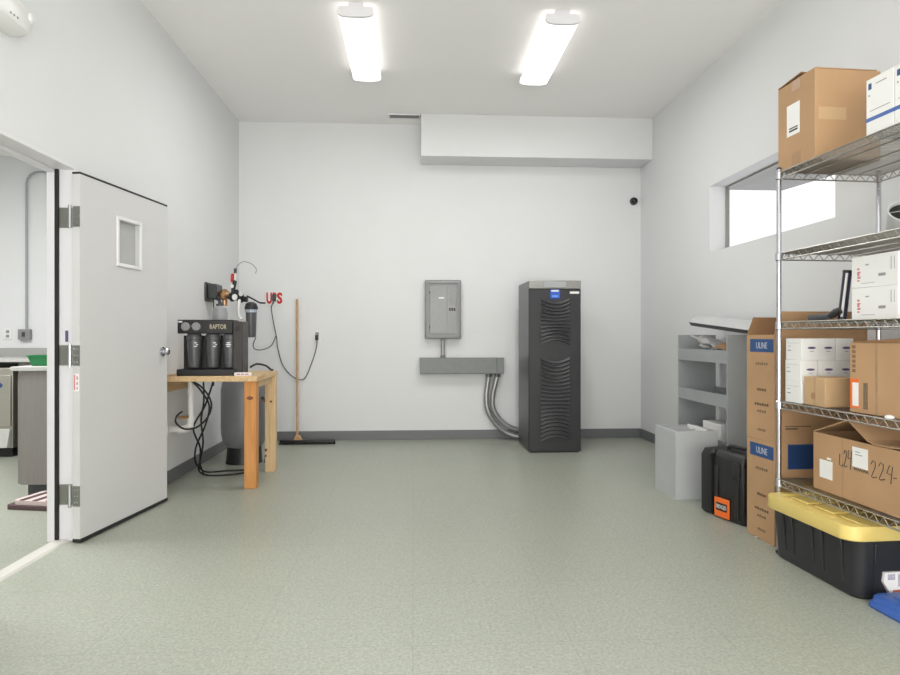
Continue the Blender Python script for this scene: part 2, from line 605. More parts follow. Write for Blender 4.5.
# side room seen through the doorway
SX, SYB = XL - WT, 7.1
struct(MB().box(-6.0, SX, SYB, SYB + 0.1, 0, 3.2).build('wall_side_room_back', M_wall, smooth=False))
struct(MB().box(-6.1, -6.0, 0.5, SYB + 0.1, 0, 3.2).build('wall_side_room_left', M_wall, smooth=False))
struct(MB().box(-6.0, SX, 0.4, 0.5, 0, 3.2).build('wall_side_room_front', M_wall, smooth=False))
struct(MB().box(-6.1, SX, 0.4, SYB + 0.1, 3.1, 3.2).build('ceiling_side_room', M_ceil, smooth=False))
struct(MB().box(-6.0, SX, SYB - 0.012, SYB, 0, 0.1).build('baseboard_side_room_back', M_base, smooth=False))

# ================================================================== CEILING FIXTURES
def ceiling_lamp(x, y0, y1, label, cap):
    t = thing('ceiling_light', label, 'ceiling light', (x, (y0 + y1) / 2, ZC), 0, 'strip lights on the ceiling')
    L = (y1 - y0) / 2
    MB().box(-0.055, 0.055, -L + 0.02, L - 0.02, -0.045, 0).build('housing', M_trim, t, bevel=0.004)
    prof = [(-0.118, -0.045), (-0.126, -0.07), (-0.122, -0.088), (-0.105, -0.1), (-0.05, -0.108), (0.05, -0.108), (0.105, -0.1), (0.122, -0.088), (0.126, -0.07), (0.118, -0.045)]
    MB().prism(prof, 'y', -L + 0.03, L - 0.03).build('diffuser', M_diff, t)
    p2 = [(u * 1.04, v * 1.02 + (0.012 if v > -0.05 else 0)) for u, v in prof]
    MB().prism(p2, 'y', -L, -L + 0.03).build('end_cap', M_trim, t, bevel=0.004)
    MB().prism(p2, 'y', L - 0.03, L).build('end_cap', M_trim, t, bevel=0.004)
    area('strip_lamp_light', (x, (y0 + y1) / 2, ZC - 0.112), (0, 0, 0), 0.2, y1 - y0 - 0.08, 24, (1.0, 0.99, 0.975))
    return t


ceiling_lamp(-0.414, 4.63, 5.84, 'glowing white strip light on the ceiling, left of the two', 1)
ceiling_lamp(1.104, 4.65, 5.84, 'glowing white strip light on the ceiling, right of the two', 1)

v = thing('ceiling_vent', 'slim white air vent in the ceiling beside the boxed-in soffit', 'vent', (-0.095, 7.02, ZC))
MB().box(-0.17, 0.17, -0.07, -0.06, -0.012, 0).box(-0.17, 0.17, 0.06, 0.07, -0.012, 0).box(-0.17, -0.16, -0.06, 0.06, -0.012, 0).box(0.16, 0.17, -0.06, 0.06, -0.012, 0).build('frame', M_trim, v)
MB().box(-0.16, 0.16, -0.06, 0.06, -0.002, 0).build('backing', M_splash, v, smooth=False)
sl = MB()
for k in range(5):
    yy = -0.048 + k * 0.024
    sl.hexa([(-0.16, yy - 0.009, -0.011), (0.16, yy - 0.009, -0.011), (0.16, yy - 0.006, -0.011), (-0.16, yy - 0.006, -0.011)],
            [(-0.16, yy + 0.006, -0.003), (0.16, yy + 0.006, -0.003), (0.16, yy + 0.009, -0.003), (-0.16, yy + 0.009, -0.003)])
sl.build('slats', M_trim, v, smooth=False)

# emergency light on the left wall
e = thing('emergency_light', 'white emergency light high on the left wall above the doorway', 'emergency light', (XL, 3.09, 2.70))
lp = []
for x, k in ((0.0, 1.0), (0.05, 1.0), (0.085, 0.9), (0.1, 0.7)):
    a, b = 0.175 * k, 0.075 * k
    lp.append([(x, p[0], p[1]) for p in rrect(-a, a, -b, b, b * 0.95, 0, 6)])
MB().loft(lp).build('housing', M_pvc, e)
for yy in (-0.1, 0.13):
    hd = MB().lathe([(0.02, 0.0), (0.028, 0.004), (0.03, 0.01), (0.025, 0.016), (0.016, 0.018)], (0.085, yy, 0.02), 'x', 20).build('lamp_head', M_pvc, e)
    MB().lathe([(0.02, 0.0), (0.018, 0.003), (0.01, 0.005)], (0.102, yy, 0.02), 'x', 16).build('lens', M_white, hd)
st = MB()
for k in range(3):
    st.cyl((0.099, -0.03 + 0.025 * k, -0.03), (0.102, -0.03 + 0.025 * k, -0.03), 0.006, 10)
st.build('indicator_buttons', M_printlt, e)

# corner sensor
s = thing('security_camera', 'small black dome camera high on the back wall by the right corner', 'security camera', (2.558, YB, 2.742))
MB().lathe([(0.045, 0), (0.045, -0.012), (0.04, -0.018)], (0, 0, 0), 'y', 24).build('mount', M_dark, s)
MB().lathe([(0.04, -0.018), (0.039, -0.034), (0.03, -0.052), (0.015, -0.06), (0.003, -0.062)], (0, 0, 0), 'y', 24).build('dome', M_smoke, s)

# ================================================================== SIDE ROOM THINGS
cb = thing('base_cabinet', 'grey base cabinet in the side room, its end panel facing the doorway', 'cabinet', (-2.48, 4.81, 0))
MB().box(-0.36, 0.39, 0.0, 1.2, 0.1, 0.925).build('carcass', M_cab, cb, smooth=False)
MB().box(-0.335, 0.39, 0.05, 1.18, 0, 0.1).build('plinth', M_darksteel, cb, smooth=False)
for k in range(2):
    dd = MB().box(-0.385, -0.362, 0.01 + 0.6 * k, 0.59 + 0.6 * k, 0.105, 0.91).build('door', M_cab, cb, bevel=0.002)
    MB().tube([(-0.386, 0.08 + 0.6 * k, 0.78), (-0.41, 0.08 + 0.6 * k, 0.78), (-0.41, 0.08 + 0.6 * k, 0.66), (-0.386, 0.08 + 0.6 * k, 0.66)], 0.005, 8).build('handle', M_chrome, dd)
MB().box(0.0, 0.06, -0.006, -0.001, 0.89, 0.9).build('bracket', M_pvc, cb, smooth=False)
ct = tag(MB().box(-2.9, -2.09, 4.79, 6.03, 0.926, 0.956).build('worktop', M_counter, bevel=0.003),
         'pale grey worktop on the grey base cabinet in the side room', 'worktop')
g = thing('plastic_bin', 'green plastic bin standing on the worktop in the side room', 'bin', (-2.76, 4.98, 0.957))
lo = [rrect(-0.07, 0.07, -0.06, 0.06, 0.015, 0, 3), rrect(-0.095, 0.095, -0.08, 0.08, 0.02, 0.075, 3), rrect(-0.09, 0.09, -0.075, 0.075, 0.018, 0.075, 3), rrect(-0.066, 0.066, -0.056, 0.056, 0.014, 0.006, 3)]
MB().loft(lo).build('tub', M_green, g)
MB().loft([rrect(-0.102, 0.102, -0.087, 0.087, 0.022, 0.07, 3), rrect(-0.102, 0.102, -0.087, 0.087, 0.022, 0.078, 3), rrect(-0.09, 0.09, -0.075, 0.075, 0.018, 0.078, 3), rrect(-0.09, 0.09, -0.075, 0.075, 0.018, 0.07, 3), rrect(-0.102, 0.102, -0.087, 0.087, 0.022, 0.07, 3)], False, False).build('rim', M_green, g)

fc = thing('back_counter', 'long pale counter along the side room back wall', 'counter', (-4.2, 7.095, 0))
MB().box(-1.7, 2.1, -0.68, 0, 0.925, 0.955).build('top', M_counter, fc, bevel=0.003)
MB().box(-1.7, 2.1, -0.02, 0, 0.955, 1.05).build('backsplash', M_splash, fc, smooth=False)
MB().box(0.36, 2.1, -0.62, -0.02, 0.08, 0.925).build('carcass', M_cab, fc, smooth=False)
MB().box(0.36, 2.1, -0.55, -0.02, 0, 0.08).build('plinth', M_darksteel, fc, smooth=False)
MB().box(-1.7, -0.26, -0.62, -0.02, 0.0, 0.925).build('carcass', M_cab, fc, smooth=False)
im = thing('ice_machine', 'stainless undercounter appliance with a blue oval badge under the back counter', 'appliance', (-4.25, 6.45, 0))
MB().box(-0.17, 0.37, 0.0, 0.6, 0.09, 0.87).build('body', M_stain, im, bevel=0.006)
MB().box(-0.16, 0.36, -0.02, 0.0, 0.3, 0.8).build('door_panel', M_stain, im, bevel=0.006)
MB().hexa([(-0.17, -0.06, 0.1), (0.35, -0.06, 0.1), (0.35, 0, 0.1), (-0.17, 0, 0.1)], [(-0.17, -0.03, 0.28), (0.36, -0.03, 0.28), (0.36, 0, 0.28), (-0.17, 0, 0.28)]).build('lower_door', M_counter, im, bevel=0.004)
MB().box(-0.15, 0.35, 0.03, 0.55, 0, 0.09).build('plinth', M_black, im, smooth=False)
bd = MB().lathe([(0.045, 0), (0.045, -0.004)], (0, 0, 0), 'y', 24).build('badge', M_bluep, im)
bd.scale = (1.7, 1, 0.8)
bd.location = (0.21, -0.02, 0.7)

cd = thing('wall_conduit', 'thin grey conduit running down the side room wall to a switch box', 'conduit', (-4.114, 7.1, 0))
pt = [(0.0, -0.03, 1.2), (0.0, -0.03, 2.8)] + [(0.13 - 0.13 * math.cos(a), -0.03, 2.8 + 0.13 * math.sin(a)) for a in (0.4, 0.8, 1.2, 1.57)] + [(1.2, -0.03, 2.93)]
MB().tube(pt, 0.011, 10).build('pipe', M_shelfgrey, cd)
sb = MB().box(-0.075, 0.045, -0.055, 0, 1.14, 1.25).build('switch_box', M_panel, cd, bevel=0.004)
MB().box(-0.03, 0.0, -0.062, -0.055, 1.17, 1.22).build('switch_toggle', M_dark, sb, smooth=False)
wo = thing('wall_outlet', 'white outlet plate on the side room wall above the counter', 'outlet', (-4.32, 7.1, 1.2))
MB().box(-0.04, 0.04, -0.007, 0, -0.06, 0.06).build('plate', M_pvc, wo, bevel=0.003)
MB().box(-0.017, 0.017, -0.009, -0.007, -0.04, -0.008).box(-0.017, 0.017, -0.009, -0.007, 0.008, 0.04).build('socket', M_printlt, wo, smooth=False)

rg = thing('folded_rug', 'folded striped rug on the side room floor before the grey cabinet', 'rug', (-2.5, 4.63, 0), R(-12))
for k, (zz, x0, x1, y0, y1) in enumerate(((0.0, -0.24, 0.3, -0.17, 0.14), (0.03, -0.2, 0.3, -0.15, 0.14))):
    MB().loft([rrect(x0, x1, y0, y1, 0.04, zz + 0.001 + i * 0.007, 4) for i in range(5)]).build('layer', M_rug if k == 0 else M_ruglt, rg)
stp = MB()
for k in range(5):
    x0 = -0.15 + 0.1 * k
    stp.box(x0, x0 + 0.035, -0.145, 0.13, 0.0605, 0.063)
stp.build('stripes', M_rug, rg)

# ================================================================== BACK WALL THINGS
# push broom
br = thing('push_broom', 'push broom with a pale wooden handle leaning on the back wall', 'broom', (-1.255, 7.05, 0))
MB().tube([(-0.002, 0.0, 0.055), (-0.045, 0.232, 1.59)], 0.0135, 14).build('handle', M_broomw, br)
MB().hexa([(-0.045, -0.03, 0.035), (0.06, -0.03, 0.035), (0.06, 0.03, 0.035), (-0.045, 0.03, 0.035)], [(-0.02, -0.018, 0.1), (0.02, -0.018, 0.1), (0.02, 0.018, 0.1), (-0.02, 0.018, 0.1)]).build('socket_block', M_broomw, br, bevel=0.004)
hd = MB()
hd.loft([[(x, y * k, z) for y, z in ((-0.035, 0.022), (0.035, 0.022), (0.035, 0.05), (-0.035, 0.05))] for x, k in ((-0.19, 0.6), (-0.15, 1), (0.05, 1.0), (0.33, 1.0), (0.40, 0.7))]).build('brush_head', M_black, br, bevel=0.004)
bs = MB()
for k in range(58):
    x = -0.185 + 0.585 * k / 57
    for y in (-0.025, 0.0, 0.025):
        bs.cyl((x, y, 0.024), (x + random.uniform(-0.006, 0.006), y * 1.3, 0.0), 0.006, 5)
bs.build('bristles', M_bristle, br)

# UPS outlet plate with red letters
u = thing('outlet_plate', 'white outlet plate with red letters on the back wall and a dark plug in it', 'outlet', (-1.556, YB, 1.603))
MB().box(-0.095, 0.095, -0.008, 0, -0.082, 0.08).build('plate', M_pvc, u, bevel=0.003)
text('letter', 'U', 0.062, (-0.056, -0.009, 0.0), FRONT, M_red, u, height=0.13, bold=0.045)
text('letter', 'P', 0.045, (0.004, -0.009, 0.0), FRONT, M_red, u, height=0.13, bold=0.02)
text('letter', 'S', 0.062, (0.06, -0.009, 0.0), FRONT, M_red, u, height=0.13, bold=0.045)
pw = thing('extension_cord', 'grey power cord hanging in a bight from the red lettered plate to the outlet', 'cord', (0, 0, 0))
MB().box(-1.572, -1.534, YB - 0.05, YB - 0.0105, 1.565, 1.65).build('plug', M_dark, pw, bevel=0.008)
MB().tube(curve_pts([(-1.556, 7.26, 1.57), (-1.575, 7.255, 1.52), (-1.58, 7.26, 1.47), (-1.56, 7.27, 1.33), (-1.53, 7.28, 1.17), (-1.515, 7.285, 1.04), (-1.46, 7.285, 0.85), (-1.34, 7.284, 0.715), (-1.22, 7.28, 0.70), (-1.13, 7.285, 0.9), (-1.085, 7.28, 1.05), (-1.078, 7.27, 1.13)]), 0.0055, 7).build('cable', M_dark, pw)
MB().box(-1.096, -1.062, 7.245, 7.289, 1.13, 1.19).build('adapter_plug', M_black, pw, bevel=0.005)
oo = thing('wall_outlet', 'white outlet with a black plug, low on the back wall right of the broom', 'outlet', (-1.08, YB, 1.17))
MB().box(-0.04, 0.04, -0.008, 0, -0.06, 0.06).build('plate', M_pvc, oo, bevel=0.003)
MB().box(-0.02, 0.02, -0.0095, -0.008, 0.022, 0.05).build('socket', M_printlt, oo, smooth=False)

# breaker panel
bp = thing('breaker_panel', 'grey metal breaker panel mounted on the back wall', 'breaker panel', (0.338, YB, 1.478))
MB().box(-0.205, 0.205, -0.085, 0, -0.333, 0.333).build('box', M_panel, bp, bevel=0.012)
MB().box(-0.155, 0.155, -0.097, -0.085, -0.28, 0.275).build('cover', M_panel, bp, bevel=0.003)
rg_ = MB().box(-0.185, -0.172, -0.105, -0.085, -0.31, 0.305).box(0.172, 0.185, -0.105, -0.085, -0.31, 0.305).box(-0.172, 0.172, -0.105, -0.085, 0.292, 0.305).box(-0.172, 0.172, -0.105, -0.085, -0.31, -0.297)
rg_.build('border_frame', M_panel, bp, bevel=0.003)
dr = MB().box(-0.145, 0.045, -0.102, -0.097, -0.27, 0.265).build('door', M_panel, bp, bevel=0.003)
MB().box(-0.05, 0.012, -0.1035, -0.102, 0.12, 0.137).build('maker_label', M_paper, dr, smooth=False)
for zz in (0.19, -0.2):
    MB().cyl((-0.15, -0.1, zz - 0.015), (-0.15, -0.1, zz + 0.015), 0.006, 8).build('hinge', M_darksteel, dr)
pp = MB().box(0.06, 0.145, -0.101, -0.097, -0.27, 0.265)
pp.box(0.08, 0.086, -0.104, -0.101, 0.07, 0.26).box(0.1, 0.106, -0.104, -0.101, 0.07, 0.26).box(0.12, 0.126, -0.104, -0.101, 0.07, 0.26).box(0.09, 0.115, -0.104, -0.101, -0.26, -0.07)
pp.build('breaker_strip', M_panel, bp, bevel=0.002)
MB().box(0.062, 0.143, -0.104, -0.101, -0.03, 0.03).build('breaker_window', M_bezel, bp, smooth=False)
for k in range(3):
    MB().box(0.066 + k * 0.026, 0.086 + k * 0.026, -0.112, -0.104, -0.02, 0.018).build('breaker_switch', M_black, bp, smooth=False)

wy = thing('cable_trough', 'long grey cable trough on the back wall under the breaker panel', 'wireway', (0.553, YB, 0.84))
MB().box(-0.475, 0.475, -0.11, 0, -0.09, 0.092).build('body', M_duct, wy, bevel=0.004)
MB().box(-0.472, 0.472, -0.114, -0.11, -0.08, 0.082).build('cover', M_duct, wy, bevel=0.002)
MB().box(0.39, 0.398, -0.116, -0.11, -0.091, 0.094).build('cover_joint', M_darksteel, wy, smooth=False)
cn = thing('conduit', 'short steel conduit between the breaker panel and the cable trough', 'conduit', (0.338, 7.24, 0))
MB().cyl((0, 0, 0.933), (0, 0, 1.144), 0.021, 16).build('pipe', M_conduit, cn)
for z0, z1 in ((0.933, 0.96), (1.115, 1.144)):
    MB().cyl((0, 0, z0), (0, 0, z1), 0.027, 8).build('fitting', M_conduit, cn)
for j, (xx, lab) in enumerate(((0.862, 'grey flexible conduit curving from the trough to the black tower, left and lower of two'), (0.955, 'grey flexible conduit curving from the trough to the black tower, right and upper of two'))):
    fx = thing('flexible_conduit', lab, 'conduit', (0, 0, 0), 0, 'flexible conduits under the cable trough')
    if j == 0:
        P = [(xx, 7.22, 0.748), (xx - 0.02, 7.22, 0.62), (xx - 0.035, 7.21, 0.47), (xx - 0.012, 7.2, 0.32), (xx + 0.07, 7.2, 0.19), (xx + 0.18, 7.2, 0.092), (xx + 0.3, 7.19, 0.046), (1.28, 7.17, 0.036), (1.34, 7.13, 0.06), (1.35, 7.045, 0.09)]
    else:
        P = [(xx, 7.2, 0.748), (xx - 0.025, 7.2, 0.64), (xx - 0.055, 7.2, 0.5), (xx - 0.05, 7.2, 0.36), (xx + 0.02, 7.2, 0.24), (xx + 0.12, 7.2, 0.155), (xx + 0.24, 7.2, 0.112), (1.3, 7.18, 0.1), (1.4, 7.14, 0.13), (1.42, 7.045, 0.14)]
    MB().tube(curve_pts(P, 7), 0.029, 14).build('hose', M_conduit, fx)
    MB().cyl((xx, P[0][1], 0.715), (xx, P[0][1], 0.749), 0.035, 8).build('fitting', M_darksteel, fx)

# UPS tower
up = thing('power_tower', 'tall black power supply tower with louvred front on the floor by the back wall', 'power supply', (1.431, 6.385, 0))
HW = 0.264
MB().box(-HW, HW, 0.03, 0.645, 0.012, 1.738).build('case', M_upsside, up, bevel=0.008)
MB().box(-HW, HW, 0.0, 0.03, 0.012, 1.652).build('front_door', M_upsd, up, bevel=0.006)
tp = MB().box(-HW, HW, -0.004, 0.03, 1.655, 1.738).build('top_bezel', M_bezel, up, bevel=0.005)
MB().box(-0.115, 0.11, -0.010, -0.004, 1.668, 1.726).build('control_panel', M_shelfgrey, tp, bevel=0.003)
MB().box(-0.035, 0.035, -0.0095, -0.008, 1.69, 1.715).build('display', M_dark, tp, smooth=False)
MB().box(-0.05, 0.05, -0.004, 0, 1.55, 1.648).build('badge', mat('blue_badge', rgb(40, 92, 200), 0.4), up, bevel=0.002)
MB().box(-0.04, 0.035, -0.0055, -0.004, 1.625, 1.642).build('badge_lettering', M_paper, up, smooth=False)
MB().box(-0.03, 0.03, -0.0055, -0.004, 1.57, 1.59).build('badge_mark', mat('pale_blue_print', rgb(110, 150, 230), 0.5), up, smooth=False)
MB().box(0.15, 0.245, -0.003, 0, 1.605, 1.628).build('white_sticker', M_paper, up, smooth=False)
for (z0, z1, n) in ((1.105, 1.545, 12), (0.13, 0.95, 21)):
    gr = MB().box(-0.155, 0.155, -0.004, 0.0, z0 - 0.012, z1 + 0.012).build('vent_grille', M_black, up, smooth=False)
    sm = MB()
    for k in range(n):
        fz = (k + 0.5) / n
        zc = z0 + (z1 - z0) * fz
        amp = 0.045 * math.cos(fz * PI * 0.9 + 0.2)
        loops = []
        for q in range(13):
            x = -0.145 + 0.29 * q / 12
            zz = zc + amp * (1 - (x / 0.145) ** 2) - amp * 0.5
            hh = (z1 - z0) / n * 0.36
            loops.append([(x, -0.004, zz - hh), (x, -0.024, zz - hh * 0.5), (x, -0.009, zz + hh), (x, -0.004, zz + hh)])
        sm.loft(loops)
    sm.build('louvres', M_upsg, gr)
for sx in (-0.21, 0.205):
    MB().box(sx - 0.012, sx + 0.012, -0.003, 0, 1.395, 1.425).box(sx - 0.004, sx + 0.01, -0.003, 0, 1.35, 1.385).build('latch', M_black, up, smooth=False)
for k in range(2):
    MB().box(-HW + 0.02 + k * 0.42, -HW + 0.09 + k * 0.42, 0.04, 0.6, 0, 0.012).build('foot', M_black, up, smooth=False)
MB().box(-HW + 0.02, HW - 0.02, 0.012, 0.02, 0.0, 0.012).build('kick_plate', M_black, up, smooth=False)

# ================================================================== WORKBENCH CORNER
tb = thing('workbench', 'rough wooden workbench in the left corner with pale top and thick post legs', 'workbench', (0, 0, 0))
MB().box(XL, -1.192, 4.98, 5.74, 0.83, 0.872).build('top', M_pinex, tb, bevel=0.003)
MB().box(-1.30, -1.208, 5.015, 5.10, 0, 0.83).build('leg', M_fir, tb, bevel=0.004)['label'] = 'orange-brown square post leg'
kn = MB().lathe([(0.018, 0), (0.018, -0.001)], (0, 0, 0), 'y', 16).build('knot', mat('wood_knot', rgb(122, 70, 34), 0.6), tb)
kn.location = (-1.255, 5.0145, 0.70)
kn.scale = (1.4, 1, 0.8)
MB().box(-1.282, -1.195, 5.63, 5.715, 0, 0.83).build('leg', M_pine, tb, bevel=0.004)['label'] = 'pale pine post leg with dark knots'
for (kx, kz, kr) in ((-1.273, 0.19, 0.013), (-1.275, 0.14, 0.01), (-1.29, 0.62, 0.012), (-1.23, 0.61, 0.01)):
    k2 = MB().lathe([(kr, 0), (kr, -0.001)], (kx, 5.6295, kz), 'y', 12).build('knot', mat('wood_knot', rgb(122, 70, 34), 0.6), tb)
MB().box(XL, XL + 0.04, 4.99, 5.73, 0.74, 0.829).build('wall_ledger', M_pinex, tb, bevel=0.003)
MB().box(-1.295, -1.22, 5.10, 5.63, 0.775, 0.829).build('side_rail', M_pine, tb, bevel=0.003)

# pressure tank
tk = thing('pressure_tank', 'tall grey pressure tank on a black base behind the workbench', 'tank', (-1.575, 6.09, 0))
MB().lathe([(0.12, 0.13), (0.165, 0.16), (0.195, 0.21), (0.208, 0.28), (0.21, 0.34), (0.21, 0.68), (0.2, 0.745), (0.17, 0.795), (0.1, 0.83), (0.03, 0.84)], seg=36).build('vessel', M_tank, tk)
MB().lathe([(0.168, 0.0), (0.163, 0.02), (0.15, 0.19), (0.12, 0.19)], seg=36).build('base', M_black, tk)
hs = MB().tube(curve_pts([(0.19, -0.14, 0.62), (0.235, -0.13, 0.56), (0.25, -0.13, 0.45), (0.247, -0.13, 0.25), (0.235, -0.13, 0.12), (0.22, -0.13, 0.015)]), 0.013, 10)
hs.build('hose', M_blackr, tk)

# RO unit
ro = thing('water_filter_unit', 'black three-canister water filter unit with two gauges on the workbench', 'water filter', (-1.60, 5.02, 0.872))
RW = 0.208
MB().box(-RW - 0.005, RW + 0.03, 0.0, 0.2, 0.0, 0.05).build('base', M_black, ro, bevel=0.008)
MB().box(-RW, RW, 0.15, 0.165, 0.05, 0.31).build('back_plate', M_black, ro, smooth=False)
hp = MB().box(-RW, RW, 0.01, 0.2, 0.325, 0.432).build('head_panel', M_black, ro, bevel=0.006)
for gx in (-0.142, -0.063):
    ga = MB().lathe([(0.033, 0.01), (0.033, -0.004), (0.028, -0.008), (0.026, -0.004)], (gx, 0.0, 0.378), 'y', 24).build('gauge', M_chrome, hp)
    MB().lathe([(0.0265, 0), (0.0265, -0.002)], (gx, -0.0035, 0.378), 'y', 24).build('gauge_face', M_printlt, ga)
text('lettering', 'RAPTOR', 0.125, (0.1, 0.0095, 0.378), FRONT, mat('pale_print', rgb(210, 200, 170), 0.5), hp, height=0.036)
MB().box(-0.2, -0.17, 0.008, 0.01, 0.41, 0.422).build('small_sticker', M_paper, hp, smooth=False)
for j, cx in enumerate((-0.104, 0.04, 0.172)):
    ca = MB().lathe([(0.03, 0.058), (0.04, 0.062), (0.043, 0.075), (0.052, 0.24), (0.052, 0.275), (0.057, 0.28), (0.057, 0.308), (0.048, 0.325)], (cx, 0.083, 0), seg=28).build('filter_canister', mat('canister_grey', rgb(84, 85, 88), 0.35), ro)
    lb = MB()
    for q in range(3):
        wq = 0.012 if q != 1 else 0.018
        x0 = cx + (0.022 if j < 2 else 0.0)
        yy = 0.083 - math.sqrt(0.052 ** 2 - (abs(x0 - cx) + wq) ** 2) - 0.002
        lb.box(x0 - wq, x0 + wq, yy - 0.008, yy + 0.01, 0.222 + q * 0.014, 0.23 + q * 0.014)
    lb.build('white_lettering', M_paper, ca, smooth=False)
MB().box(RW, RW + 0.075, 0.02, 0.19, 0.0, 0.42).build('end_column', mat('brown_black_plastic', rgb(52, 46, 46), 0.45), ro, bevel=0.006)
MB().box(RW + 0.02, RW + 0.05, 0.015, 0.02, 0.345, 0.385).build('power_switch', M_black, ro, bevel=0.003)
sx = thing('switch_box', 'small white box with red print at the bench edge beside the black filter unit', 'box', (-1.303, 5.004, 0.8725))
MB().box(-0.065, 0.065, -0.016, 0.006, 0, 0.026).build('case', M_pvc, sx, bevel=0.003)
MB().box(-0.045, -0.02, -0.0165, -0.016, 0.008, 0.018).box(-0.014, 0.01, -0.0165, -0.016, 0.008, 0.018).box(0.016, 0.045, -0.0165, -0.016, 0.008, 0.018).build('red_print', M_redlt, sx, smooth=False)

# canister behind the filter unit
cn2 = thing('membrane_canister', 'grey upright canister behind the black filter unit on the workbench', 'canister', (-1.625, 5.5, 0.872))
MB().lathe([(0.058, 0.0), (0.062, 0.01), (0.062, 0.5), (0.055, 0.54), (0.03, 0.56)], seg=24).build('body', mat('light_grey_vessel', rgb(150, 152, 154), 0.4), cn2)
MB().lathe([(0.03, 0.555), (0.032, 0.575), (0.018, 0.58), (0.012, 0.6)], seg=16).build('cap', M_dark, cn2)

# plumbing on the left wall above the bench
pm = thing('pipe_manifold', 'dark pump box with brass valve and black pipe fittings on the left wall', 'plumbing', (XL, 6.2, 0))
pm.scale = (0.82, 1, 1)
MB().box(0.001, 0.025, -0.09, 0.15, 1.505, 1.685).build('flange', mat('dark_green_grey_metal', rgb(62, 66, 66), 0.4), pm, bevel=0.01)
MB().box(0.025, 0.13, -0.07, 0.13, 1.525, 1.67).build('pump_box', mat('dark_green_grey_metal', rgb(62, 66, 66), 0.4), pm, bevel=0.015)
MB().lathe([(0.03, 0.14), (0.034, 0.15), (0.05, 0.165), (0.056, 0.19), (0.056, 0.215), (0.04, 0.23), (0.03, 0.25)], (0, 0.0, 1.57), 'x', 18).cyl((0.2, 0, 1.52), (0.2, 0, 1.465), 0.028, 12).build('brass_valve', M_brass, pm)
bk = MB().cyl((0.24, 0, 1.555), (0.46, 0, 1.525), 0.027, 14)
bk.lathe([(0.035, 0.26), (0.045, 0.27), (0.045, 0.3), (0.035, 0.31)], (0, 0, 1.55), 'x', 12)
bk.lathe([(0.035, 0.35), (0.045, 0.36), (0.045, 0.4), (0.035, 0.41)], (0, 0, 1.54), 'x', 12)
bk.tube(curve_pts([(0.30, 0, 1.55), (0.30, -0.01, 1.62), (0.31, -0.01, 1.67), (0.315, 0, 1.70)]), 0.024, 12)
bk.cyl((0.35, -0.05, 1.60), (0.35, 0.03, 1.56), 0.022, 10).cyl((0.40, -0.05, 1.56), (0.40, 0.0, 1.53), 0.026, 10)
bk.build('pipe_fittings', M_black, pm)
MB().cyl((0.33, -0.045, 1.545), (0.33, -0.06, 1.545), 0.03, 14).cyl((0.40, -0.05, 1.58), (0.40, -0.062, 1.575), 0.024, 14).cyl((0.295, -0.03, 1.65), (0.295, -0.04, 1.65), 0.018, 12).build('union_nut', M_pvc, pm)
MB().hexa([(0.27, -0.02, 1.69), (0.295, -0.02, 1.69), (0.295, 0.02, 1.69), (0.27, 0.02, 1.69)], [(0.275, -0.02, 1.77), (0.305, -0.02, 1.77), (0.305, 0.02, 1.77), (0.275, 0.02, 1.77)]).build('valve_handle', M_red, pm, bevel=0.004)
MB().cyl((0.312, 0, 1.69), (0.318, 0, 1.78), 0.012, 10).build('valve_stem', M_pvc, pm)
MB().cyl((0.318, 0, 1.775), (0.32, 0, 1.82), 0.017, 10).build('stem_cap', M_dark, pm)
MB().tube(curve_pts([(0.32, 0, 1.81), (0.335, 0.05, 1.86), (0.38, 0.12, 1.90), (0.45, 0.2, 1.885), (0.485, 0.25, 1.84), (0.47, 0.26, 1.80)]), 0.004, 7).build('air_line', M_panel, pm)
MB().tube(curve_pts([(0.06, 0.03, 1.53), (0.06, 0.03, 1.35), (0.06, 0.03, 1.1), (0.06, 0.03, 0.7)]), 0.008, 8).tube(curve_pts([(0.12, 0.0, 1.53), (0.16, 0.0, 1.46), (0.15, -0.02, 1.3), (0.15, -0.02, 0.9)]), 0.016, 8).build('down_pipe', M_dark, pm)
MB().tube(curve_pts([(0.39, -0.07, 1.52), (0.385, -0.09, 1.44), (0.39, -0.09, 1.38), (0.42, -0.1, 1.33)]), 0.016, 10).build('white_hose', M_pvc, pm)
MB().tube(curve_pts([(0.45, 0, 1.56), (0.52, 0.02, 1.53), (0.58, 0.05, 1.50), (0.65, 0.05, 1.495)]), 0.008, 8).build('black_lead', M_blackr, pm)
fh = MB().lathe([(0.045, 1.165), (0.052, 1.17), (0.062, 1.40)], (0.51, -0.03, 0), seg=24).build('filter_bowl', mat('canister_grey', rgb(84, 85, 88), 0.35), pm)
MB().lathe([(0.062, 1.40), (0.066, 1.402), (0.066, 1.428), (0.062, 1.43)], (0.51, -0.03, 0), seg=24).build('clear_ring', M_clear, pm)
MB().lathe([(0.073, 1.43), (0.074, 1.45), (0.06, 1.485), (0.03, 1.5)], (0.51, -0.03, 0), seg=24).build('filter_lid', M_black, pm)

# signal wire to the filter
lw = tag(MB().tube(curve_pts([(-1.53, 7.255, 1.18), (-1.57, 7.2, 1.07), (-1.62, 7.0, 1.03), (-1.65, 6.8, 1.04), (-1.62, 6.6, 1.09), (-1.56, 6.45, 1.16), (-1.53, 6.3, 1.19), (-1.525, 6.2, 1.21)]), 0.0055, 7).build('signal_cord', M_dark),
         'thin grey cord sagging from the hanging power cord to the small filter bowl', 'cord')
bh = tag(MB().tube(curve_pts([(-1.30, 5.215, 0.93), (-1.27, 5.3, 0.95), (-1.235, 5.45, 0.93), (-1.22, 5.58, 0.89), (-1.23, 5.7, 0.882)]), 0.0085, 8).build('drain_hose', M_blackr),
         'black hose arching from the filter unit across the bench top', 'hose')

